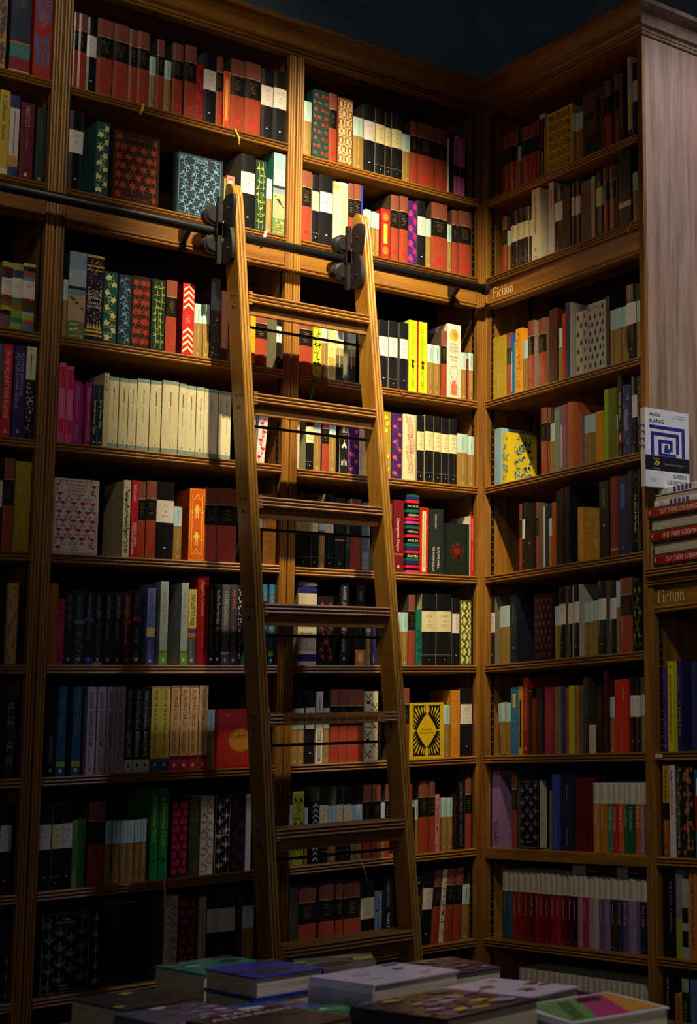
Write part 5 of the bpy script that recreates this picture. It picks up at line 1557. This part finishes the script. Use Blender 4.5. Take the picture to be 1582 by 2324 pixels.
def hue_name(hx):
    r, g, b = (int(hx[i:i+2], 16) for i in (0, 2, 4)); mx, mn = max(r, g, b), min(r, g, b)
    if mx < 44: return 'black'
    if mx-mn < 26: return 'white' if mx > 185 else ('grey' if mx > 70 else 'charcoal')
    d = mx-mn
    hue = (60*((g-b)/d) if mx == r else 60*((b-r)/d+2) if mx == g else 60*((r-g)/d+4)) % 360
    pre = 'dark ' if mx < 95 else ('pale ' if mn > 130 else '')
    if hue < 12 or hue >= 345: n = 'red'
    elif hue < 32: n = 'brown' if mx < 160 else ('orange' if d > 110 else 'tan')
    elif hue < 50: n = 'brown' if mx < 110 else ('amber' if d > 120 else ('cream' if mn > 110 else 'ochre'))
    elif hue < 70: n = 'olive' if mx < 140 else ('yellow' if d > 80 else 'cream')
    elif hue < 95: n = 'yellow-green'
    elif hue < 165: n = 'green'
    elif hue < 200: n = 'teal'
    elif hue < 250: n = 'blue'
    elif hue < 290: n = 'purple'
    else: n = 'pink'
    return pre+n

PATW = dict(ivy='ivy leaves', maple='red maple leaves', vineblue='blue flowering vines', bamboo='bamboo sprigs', zigzag='zigzags', stripe='fine chevrons',
  flamingo='flamingos', cameo='cameo ovals', poppy='red flowers', pom='pomegranates', burst='gold rays', scallop='gold scallops', goldleaf='gilt foliage',
  knight='gold figures', scroll='scrollwork', chand='chandeliers', clock='pocket watches', lantern='red bells', key='red keys', keyx='crossed keys', chair='chairs',
  heart='black hearts', rings='black rings', bee='bees', wheat='reeds', fern='fern fronds', frond='blue fronds', birdvine='curling vines', vine='curls', birdtree='birds',
  speck='flecks', stars='tiny stars', paint='painted shapes', sun='a golden sun', kafka='black insect wings', temple='domes', scissor='scissors', frame='framed panels',
  keyhole='a keyhole', face='a drawn face', medal='a red medallion', celt='black knotwork', oak='oak leaves', paisley='blue paisley', strelitzia='orange flowers', diag='diagonal stripes')
LOOK = dict(R='red hardback with black title panel', K='black hardback with white band', Kc='black hardback with cream band', Kw='black hardback with pale band',
  L='small gold book with pale-blue top', P='cream jacketed hardback', PAINT='landscape-painted hardback', PAINT2='dark landscape-painted book', MIST='misty photo-jacket book',
  HIGH='black book with bright stripes', MISER='cream book with blue panels')
ORD = ['first', 'second', 'third', 'fourth', 'fifth', 'sixth', 'seventh', 'eighth', 'ninth', 'tenth', 'eleventh', 'twelfth', 'thirteenth', 'fourteenth',
  'fifteenth', 'sixteenth', 'seventeenth', 'eighteenth', 'nineteenth', 'twentieth', 'twenty-first', 'twenty-second', 'twenty-third', 'twenty-fourth',
  'twenty-fifth', 'twenty-sixth', 'twenty-seventh', 'twenty-eighth']
SHELF = ['', 'top', 'second', 'third', 'fourth', 'fifth', 'sixth', 'seventh', 'eighth', 'ninth', 'lowest']
BAYN = {'A0': 'far left bay', 'A1': 'left main bay', 'A2': 'corner bay', 'B': 'right-wall bay', 'C': 'low right case'}
NAMES = {'R': 'hardback_novel', 'K': 'black_hardback', 'Kc': 'black_hardback', 'Kw': 'black_hardback', 'L': 'pocket_hardback', 'P': 'jacketed_hardback', 'W': 'jacketed_pocket_book'}

def look(sp):
    if sp['kind'] in LOOK: return LOOK[sp['kind']]
    c = hue_name(sp['base'])
    if sp['kind'] == 'W': return 'white-topped %s book' % c
    w = 'face-out' if sp['face'] else ''
    s = ('%s %s book' % (w, c)).strip()
    if sp['pat']: s += ' with '+PATW.get(sp['pat'], 'pattern')
    elif len(sp['bands']) > 3: s += ' with coloured bands'
    return s

BOOKIDX = {}
COVERED = ('rings', 'heart', 'paisley', 'fern', 'scroll', 'chand')
def shelve():
    for bay, row, z, rec, txt in BOOKS:
        for i, line in enumerate(txt.split('\n')):
            a, w, h, st = line.split(' ', 3); a, w, h = float(a), float(w), float(h)
            sp = parse(st); rnd = random.Random(hash((bay, row, i)) & 0xffff)
            rnd = random.Random(i*131+row*17+ord(bay[-1]))
            D = sp['D'] or min(0.165, max(0.10, h*0.64))
            r2 = rec+rnd.uniform(0, 0.004)
            lab = '%s, %s from left, %s shelf of %s' % (look(sp), ORD[i], SHELF[row], BAYN[bay])
            name = NAMES.get(sp['kind'], 'clothbound_book' if sp['fin'] == 'c' else 'paperback')
            group = 'books on the %s shelf of the %s' % (SHELF[row], BAYN[bay])
            if sp['face'] and bay[0] != 'A':
                th = sp['face']; D = w
                M = Matrix.Translation((r2+th/2+0.001, -a, z))@Matrix.Rotation(math.pi, 4, 'Z')
                w = th
            elif sp['face']:
                th = sp['face']; D = w
                M = Matrix.Translation((a, r2+th/2+0.001, z))@Matrix.Rotation(-math.pi/2, 4, 'Z')
                w = th
            elif bay[0] == 'A':
                M = Matrix.Translation((a+w/2, r2, z))
            else:
                M = Matrix.Translation((r2, -(a+w/2), z))@Matrix.Rotation(-math.pi/2, 4, 'Z')
            if sp['lean']:
                th = math.radians(sp['lean'])
                M = M@Matrix.Translation((0, 0, abs(math.sin(th))*w/2))@Matrix.Rotation(th, 4, 'Y')
            o = make_book(name, sp, w-0.0006, h, D, lab, group, M, i*77+row*1000+ord(bay[-1]), cover_print=(bay in 'BC' and sp['pat'] in COVERED))
            BOOKIDX.setdefault((bay, row), []).append((a, w, o))
shelve()
def RIBBONS():
    ribbon('A1', 1, -1.135, 2.916, 'yellow', 0.022, -0.006, 0.007)
    ribbon('A1', 1, -0.868, 2.916, 'yellow', 0.034, 0.010)
    ribbon('A1', 2, -0.765, 2.618, 'white', 0.030, -0.012, 0.008)
    ribbon('A2', 3, -0.603, 2.189, 'green', 0.070, -0.012, 0.006)
    ribbon('A2', 3, -0.318, 2.189, 'red', 0.014, 0.010, 0.004)
    ribbon('A1', 8, -1.009, 0.710, 'yellow', 0.060, 0.0, 0.006)
    ribbon('A2', 8, -0.430, 0.710, 'white', 0.055, 0.018, 0.0015)
    ribbon('B', 2, 0.818, 2.618, 'yellow', 0.024, -0.012, 0.005)
# ------------------------------------------------------------------ ribbon markers hanging over shelf edges (parts of their book)
def ribbon(bay, row, t, z, col, length, drift, width=0.005):
    best = min(BOOKIDX[(bay, row)], key=lambda e: abs(e[0]+e[1]/2-t))
    side = 'A' if bay[0] == 'A' else 'B'
    b = MB(); pts = [(-0.01, 0.0015), (0.004, 0.0015), (0.0075, -0.004), (0.0085, -0.012)]
    for k in range(1, 7): pts.append((0.0085+0.006*math.sin(k*0.6), -0.012-length*k/6))
    for k in range(len(pts)-1):
        (o0, z0), (o1, z1) = pts[k], pts[k+1]; d0 = drift*min(0, z0)/length; d1 = drift*min(0, z1)/length
        b.poly([to_world(side, t-width/2-d0, o0, z+z0), to_world(side, t+width/2-d0, o0, z+z0), to_world(side, t+width/2-d1, o1, z+z1), to_world(side, t-width/2-d1, o1, z+z1)], M_RIBBON[col])
    o = b.build('ribbon_marker'); o.parent = best[2]; bpy.context.view_layer.update()
    o.matrix_parent_inverse = best[2].matrix_world.inverted()
RIBBONS()

# ------------------------------------------------------------------ stack on the low case
def lying(x, y, z, yaw):
    """front board up; dir_d (spine -> fore edge) at angle yaw, lower board at height z"""
    c, s = math.cos(yaw), math.sin(yaw)
    return Matrix(((0, c, -s, x), (0, s, c, y), (1, 0, 0, z), (0, 0, 0, 1)))

def flat_book(name, style, w, h, D, x, y, z, yaw, label, seed, group=None, cover=False, extra=None, spine=None):
    """x, y: middle of the spine edge; w thickness"""
    sp = parse(style)
    c, s = math.cos(yaw), math.sin(yaw)
    M = lying(x+s*h/2, y-c*h/2, z+w/2, yaw)
    o = make_book(name, sp, w, h, D, label, group, M, seed, cover_print=cover)
    cov = [q for q in o.children if q.name.startswith('cover')][0]
    if extra:
        b = MB(); extra(b, lambda u, v: (w/2+0.0006, u*D, v*h)); b.build('cover_print', cov)
    if spine:
        b = MB(); spine(b, lambda u, v: (u*w-w/2, -0.0005, v*h)); b.build('spine_print', cov)
    return o

def T(b, s, hx, fn, u, v, L, hgt, vert=False):
    """text starting at (u, v) in field units; metre lengths handled by the caller's fn scale"""
    text_into(b, s, mat(hx), fn, L, hgt)

def stack():
    z = 1.5395; rnd = random.Random(5)
    th = 0.0355; H = 0.236; D = 0.158
    n = 0
    for k in range(5):
        w = th-0.0005
        lab = ['lowest red-spined thick book of the stack on the low case', 'second thick book from bottom of stack, page edges showing',
               'middle red-spined thick book of the stack on the low case', 'fourth thick book from bottom of stack, page edges showing',
               'topmost red-spined thick book of the stack, under white books'][k]
        red = k % 2 == 0
        y0 = -0.888-(4-k)*0.006
        def sprint(b, fn):
            for (u0, u1, v0, v1, hx) in ((.2, .86, .0, 1.0, 'a8161c'),):
                b.poly([fn(u0, v1-.02), fn(u1, v1-.02), fn(u1, v0+.02), fn(u0, v0+.02)], mat(hx, 'g'))
            # text runs from the head (towards the panel) along the spine
            f2 = lambda x, y: (lambda p: (p[0], p[1]-0.0004, p[2]))(fn(.34+y/w, 0.75-x/H))
            text_into(b, 'OUT THERE SCREAMING', mat('f0e4d0', 'g'), f2, 0.166, 0.0138)
            f3 = lambda x, y: (lambda p: (p[0], p[1]-0.0004, p[2]))(fn(.54+y/w, 0.92-x/H))
            text_into(b, 'JORDAN', mat('5a0c10', 'g'), f3, 0.034, 0.007)
            f4 = lambda x, y: (lambda p: (p[0], p[1]-0.0004, p[2]))(fn(.28+y/w, 0.92-x/H))
            text_into(b, 'PEELE', mat('5a0c10', 'g'), f4, 0.036, 0.007)
            b.poly([(lambda p: (p[0], p[1]-.0004, p[2]))(fn(*q)) for q in ((.4, .95), (.65, .935), (.7, .955), (.5, .965))], mat('e8d8c0', 'g'))
            for q in range(46):
                u = rnd.choice((rnd.uniform(.02, .17), rnd.uniform(.88, .98))); v = rnd.uniform(.03, .97)
                b.poly([fn(u, v), fn(u+.03, v+.004), fn(u+.05, v-.006)], mat('9a948c', 'g'))
        if red:
            # spine towards -x, head towards the panel (+y)
            flat_book('hardback_novel', 'S2a2624;g', w, H, D, -0.018-0.002*rnd.random(), y0-H/2, z+k*th, 0.0, lab, 60+k, 'thick books stacked on the low case', spine=sprint)
        else:
            flat_book('hardback_novel', 'S2a2624;g', w, H, D, -0.012+D, y0-H/2, z+k*th, math.pi, lab, 60+k, 'thick books stacked on the low case')
    z += 5*th
    labs = ['lowest of three thin white books lying on the red-spined stack', 'middle of three thin white books, page edges showing', 'top of three thin white books with blue spine blocks']
    for k in range(3):
        w = 0.0198; H2, D2 = 0.20, 0.135
        yc = -0.888-[0.004, 0.002, 0.006][k]
        def sp2(b, fn):
            f = lambda x, y: fn(.58+y/w, .86-x/H2); text_into(b, 'HAN', mat('5a5678'), f, .014, .0055)
            f = lambda x, y: fn(.16+y/w, .86-x/H2); text_into(b, 'KANG', mat('5a5678'), f, .017, .005)
            for v in (.64, .54, .45, .36, .27): b.poly([fn(.08, v), fn(.92, v), fn(.92, v-.055), fn(.08, v-.055)], mat('2c2a8c', 'g'))
        if k != 1: flat_book('paperback', 'Sd8d4cc;g', w, H2, D2, 0.004+0.006*k, yc-H2/2, z+k*0.020, -0.02*k, labs[k], 80+k, 'thin white books on the stack', spine=sp2)
        else: flat_book('paperback', 'Sd8d4cc;g', w, H2, D2, 0.006+D2, yc-H2/2, z+k*0.020, math.pi+0.01, labs[k], 80+k, 'thin white books on the stack')
    # face-out book standing behind the white books
    sp = parse('Sd4d2ca;g'); w = 0.022; Hh, Dd = 0.236, 0.168
    M = Matrix.Translation((-0.048, -0.9065, z+0.0605))@Matrix.Rotation(math.radians(-90), 4, 'Z')
    o = make_book('hardback_novel', sp, w, Hh, Dd, 'white face-out book with blue square spiral standing on the stack', None, M, 99)
    cov = [q for q in o.children if q.name.startswith('cover')][0]
    b = MB(); e = w/2+0.0005
    fn = lambda u, v, k=0: (e+k*0.0003, u*Dd, v*Hh)
    def tx(s, hx, u, v, L, hgt, k=1): text_into(b, s, mat(hx, 'p'), lambda x, y: fn(u+x/Dd, v+y/Hh, k), L, hgt)
    tx('HAN', '2c2a44', .11, .90, .040, .0125); tx('KANG', '2c2a44', .11, .82, .056, .0125)
    tx('AUTHOR OF', '4a4a60', .70, .935, .035, .0036); tx('THE VEGETARIAN', '4a4a60', .62, .905, .052, .0036)
    BL = mat('2a2680', 'p')
    def bar(u0, u1, v0, v1): b.poly([fn(u0, v0), fn(u1, v0), fn(u1, v1), fn(u0, v1)], BL)
    bar(.10, .90, .745, .79); bar(.83, .90, .405, .745)
    bar(.13, .77, .66, .705); bar(.13, .20, .405, .66); bar(.70, .77, .45, .66)
    bar(.30, .62, .57, .615); bar(.30, .37, .405, .57); bar(.56, .62, .47, .57); bar(.43, .56, .45, .50)
    bar(.37, .70, .405, .44)
    b.poly([fn(.44, .50), fn(.44, .545), fn(.48, .56), fn(.52, .545), fn(.52, .50)], mat('3a3a44', 'p'))
    b.poly([fn(0.001, .215), fn(.999, .215), fn(.999, .40), fn(0.001, .40)], mat('1a1c24', 'g'))
    tx('Topping', 'b8a050', .17, .352, .026, .0052, 2); tx('Company', 'b8a050', .16, .232, .028, .0052, 2)
    b.poly([fn(.19, .285, 2), fn(.29, .275, 2), fn(.33, .325, 2), fn(.24, .338, 2)], mat('c8a848', 'p')); tx('&', '1a1c24', .235, .285, .010, .008, 3)
    tx('Signed First Edition', '9a9078', .42, .293, .074, .0062, 2)
    tx('GREEK', '4a4860', .62, .135, .054, .0125); tx('LESSONS', '4a4860', .50, .055, .074, .0125)
    for v in (.11, .09, .07): tx('translated by', '8a88a0', .10, v, .034, .0032)
    b.build('cover_print', cov)
    b = MB()
    for v in (.745, .66, .57, .48): b.poly([(-w/2+.001, .0022, v*Hh), (w/2-.001, -.0005, v*Hh), (w/2-.001, -.0005, (v+.045)*Hh), (-w/2+.001, .0022-.0027, (v+.045)*Hh)], BL)
    b.build('spine_print', cov)
stack()

def lying_pair():
    for (ya, yb, dz, hx, lab) in ((0.452, 0.668, 0.0, '3a1014', 'left one of two books lying flat on the white-topped row'),
                                  (0.672, 0.836, 0.0, '3a1014', 'right one of two books lying flat on the white-topped row')):
        z = 0.425+0.2135; H = yb-ya; w = 0.030
        flat_book('jacketed_pocket_book', 'W'+hx, w, H, 0.11, 0.024, -(ya+yb)/2, z, 0.0, lab, 300, 'books lying on the ninth shelf')
lying_pair()

# ------------------------------------------------------------------ display table in front, with books lying on it
TZ = 0.575
def table():
    r = empty('display_table', 'low dark wooden table in front covered with lying books', 'table', loc=(-1.55, -2.1, 0))
    bpy.context.view_layer.update()
    def part(name, box):
        b = MB(); b.box(box[0]+1.55, box[1]+1.55, box[2]+2.1, box[3]+2.1, box[4], box[5], WTAB); return b.build(name, r)
    part('table_top', (-1.90, -1.10, -2.75, -1.29, TZ-0.03, TZ))
    part('apron', (-1.85, -1.15, -2.72, -2.70, TZ-0.11, TZ-0.03)); part('apron', (-1.85, -1.15, -1.34, -1.32, TZ-0.11, TZ-0.03))
    part('apron', (-1.85, -1.83, -2.70, -1.34, TZ-0.11, TZ-0.03)); part('apron', (-1.17, -1.15, -2.70, -1.34, TZ-0.11, TZ-0.03))
    for x in (-1.85, -1.20):
        for y in (-2.72, -1.37): part('leg', (x, x+0.05, y, y+0.05, 0.0, TZ-0.11))
table()

def blotch(cols, n, size, texts=()):
    def f(b, fn):
        rnd = random.Random(len(cols)*91+n)
        for k in range(n):
            u, v = rnd.uniform(.06, .94), rnd.uniform(.06, .94); r = size*rnd.uniform(.4, 1.2)
            a = rnd.uniform(0, 3.14)
            pts = [(min(.995, max(.005, u+r*math.cos(t+a)*rnd.uniform(.5, 1.4))), min(.995, max(.005, v+r*.65*math.sin(t+a)*rnd.uniform(.5, 1.2)))) for t in [q*.785 for q in range(8)]]
            p3 = [fn(*q) for q in pts]; dz = 0.00003*k
            b.poly([(p[0]+dz, p[1], p[2]) for p in p3], mat(cols[k % len(cols)], 'g'))
        for s, hx, u, v, L, hgt in texts:
            q0 = fn(0, 0); q1 = fn(1, 1); W = q1[1]-q0[1]; Hh = q1[2]-q0[2]
            text_into(b, s, mat(hx, 'g'), lambda x, y: (lambda p: (p[0]+0.003*0.6, p[1], p[2]))(fn(u+x/W, v+y/Hh)), L*W, hgt)
    return f

def pinkbands(b, fn):
    def q(pts, hx, k=0): b.poly([(lambda p: (p[0]+k*.0002, p[1], p[2]))(fn(*p)) for p in pts], mat(hx, 'g'))
    q([(.05, .05), (.30, .05), (.62, .95), (.10, .95)], '5a8a44'); q([(.30, .05), (.62, .05), (.88, .95), (.62, .95)], 'a83068')
    q([(.62, .05), (.96, .05), (.96, .95), (.88, .95)], 'b88430'); q([(.50, .70), (.72, .66), (.80, .84), (.58, .90)], '241a1c', 1)
    for k in range(9): q([(.10+.03*k, .12+.085*k), (.22+.03*k, .10+.085*k), (.22+.03*k, .14+.085*k), (.11+.03*k, .16+.085*k)], '2c2420', 2)

def table_books():
    G = 'books lying on the display table'
    PI = math.pi
    def fb(style, w, h, D, cx, cy, ztop, yaw, label, seed, extra=None, spine=None, name='hardback_novel'):
        # cx, cy: middle of the cover
        c, s = math.cos(yaw), math.sin(yaw)
        flat_book(name, style, w, h, D, cx-c*D/2, cy-s*D/2, ztop-w, yaw, label, seed, G, extra=extra, spine=spine)
    # pile with the teal book
    fb('S3a3438;g', .026, .20, .13, -1.500, -1.43, TZ+.0265, PI, 'dark book hidden under the thick teal book on the table', 201)
    fb('S1c7468;g', .058, .205, .142, -1.500, -1.43, TZ+.085, PI+.02, 'thick teal hardback lying on the table, page edges towards us', 203,
       blotch(['5a7a6c', '2c3a34', 'a8b09a'], 10, .16))
    # blue pair
    fb('S20307c;g', .036, .20, .125, -1.542, -1.715, TZ+.0365, PI+.03, 'lowest blue book of the blue pile on the table', 204)
    fb('S20307c;g', .033, .198, .122, -1.544, -1.713, TZ+.070, PI-.02, 'middle blue book of the blue pile on the table', 205)
    fb('S2c3890;g', .035, .197, .122, -1.542, -1.712, TZ+.1055, PI+.0, 'top blue book of the blue pile, white swirl on cover', 206,
       blotch(['3c3a3c', '4a4660', 'd0ccd8'], 5, .24))
    # dark left book
    fb('S241e1c;g', .040, .205, .125, -1.742, -1.680, TZ+.0405, PI, 'dark book at the left end of the table, lower one', 207)
    fb('S2a2422;g', .042, .205, .125, -1.745, -1.678, TZ+.083, PI+.03, 'dark book at the left end of the table, upper one', 208,
       blotch(['30282a', '3a2c28', 'a88430'], 6, .09, ))
    # grey-green book at the back
    fb('S3a3a34;g', .034, .215, .15, -1.305, -1.505, TZ+.0345, -.45, 'grey book at the back of the table, underneath', 209)
    fb('S56584c;g', .030, .215, .15, -1.302, -1.502, TZ+.065, -.45, 'grey-green book with yellow-green corner at the back of the table', 210,
       blotch(['7a7c70', '2c2a28', '98a838', '4a4a44', '98a838'], 8, .2))
    # white book
    fb('S3a3a40;g', .046, .215, .15, -1.440, -1.960, TZ+.0465, .04, 'dark book beneath the white curved-spine book on the table', 211)
    fb('Sb4b0bc;g', .056, .19, .165, -1.452, -1.955, TZ+.103, .06, 'white hardback with rounded spine in the middle of the table', 212,
       blotch(['a8a4b0', 'b89aa0', '4a4650'], 7, .09), lambda b, fn: text_into(b, 'BELLA', mat('7a7684'), lambda x, y: fn(.35+y/.056, .42-x/.19), .05, .014))
    # blue and white pair in front of it
    fb('S2c4a80;g', .034, .20, .14, -1.622, -1.896, TZ+.0655, .02, 'blue book with pale patches, low in front of the blue pile', 213,
       blotch(['c8c4b4', '5a74a0', 'b8b4a4', '8c3a34'], 10, .18))
    # Kate Atkinson
    fb('S2a2624;g', .055, .21, .14, -1.772, -2.205, TZ+.1055, .05, 'dark book with white capital lettering at the front edge of the table', 214,
       blotch(['3a3632', '302c2c'], 6, .2, (('KATE', 'd8d4cc', .30, .84, .5, .016), ('ATKINSON', 'd8d4cc', .08, .70, .84, .016))))
    fb('S4a465a;g', .048, .21, .13, -1.768, -1.925, TZ+.0855, .02, 'mauve speckled book at the front left of the table', 215,
       blotch(['6a6478', '8a8490', '7a3428', '3a4a3c', 'a8a4b0'], 18, .1))
    fb('S2c5a34;g', .036, .19, .14, -1.632, -2.092, TZ+.0755, .03, 'green book with white lettering at the front of the table', 216,
       blotch(['d0ccc0', '3a8a44'], 6, .14))
    for k, (w, D, x, y, what) in enumerate(((.031, .14, -1.622, -1.896, 'blue book with pale patches'), (.050, .14, -1.772, -2.205, 'dark book with white lettering'),
                                   (.037, .13, -1.768, -1.925, 'mauve speckled book'), (.039, .14, -1.634, -2.092, 'green book with white lettering'))):
        fb('S2e2a2c;g', w-.0005, .19, D, x, y, TZ+w, .02, 'dark book supporting the '+what+' on the table', 240+k)
    # purple patterned
    pp = ['5a3a6a', '2c2438', 'b09838', '3a4474', '6a3038', '8a7aa0', '30243c']
    fb('S241c28;g', .045, .225, .17, -1.545, -2.305, TZ+.0455, .13, 'dark patterned book under the purple painted book', 217)
    fb('S2c2030;g', .058, .225, .17, -1.556, -2.312, TZ+.104, .10, 'purple book with painted bright strokes at the front of the table', 218,
       blotch(pp, 60, .085), lambda b, fn: text_into(b, 'LESSONS', mat('5a5068'), lambda x, y: fn(.3+y/.058, .72-x/.225), .10, .018))
    fb('Sb0a8b0;g', .040, .215, .15, -1.362, -2.163, TZ+.0405, .1, 'white book with red lettering behind the purple painted book', 219)
    fb('Sbab2b8;g', .040, .215, .15, -1.362, -2.163, TZ+.081, .12, 'upper white book with red and gold pattern behind the purple one', 220,
       blotch(['7a3038', 'a88050', '8a2c34', 'd0c8cc'], 14, .08))
    fb('S32283c;g', .036, .215, .155, -1.255, -1.800, TZ+.0365, -.1, 'purple painted book at the back right of the table, lower one', 221)
    fb('S3a2c48;g', .036, .215, .155, -1.255, -1.795, TZ+.073, -.12, 'purple painted book at the back right of the table, upper one', 222,
       blotch(pp, 50, .085))
    fb('S201c22;g', .036, .215, .155, -1.215, -2.060, TZ+.0365, -.05, 'dark book with fine pale marks on the right of the table', 223,
       blotch(['2c2830', '3c3640'], 14, .1))
    # pink, green and orange
    fb('Sb8b4b0;g', .034, .205, .155, -1.345, -2.480, TZ+.0345, -.1, 'lower white book with green and pink cover at the right of the table', 224)
    fb('Sc4c0bc;g', .036, .205, .165, -1.345, -2.384, TZ+.071, -.18, 'white book with green, pink and orange cover at the table\'s right', 225,
       pinkbands)
table_books()
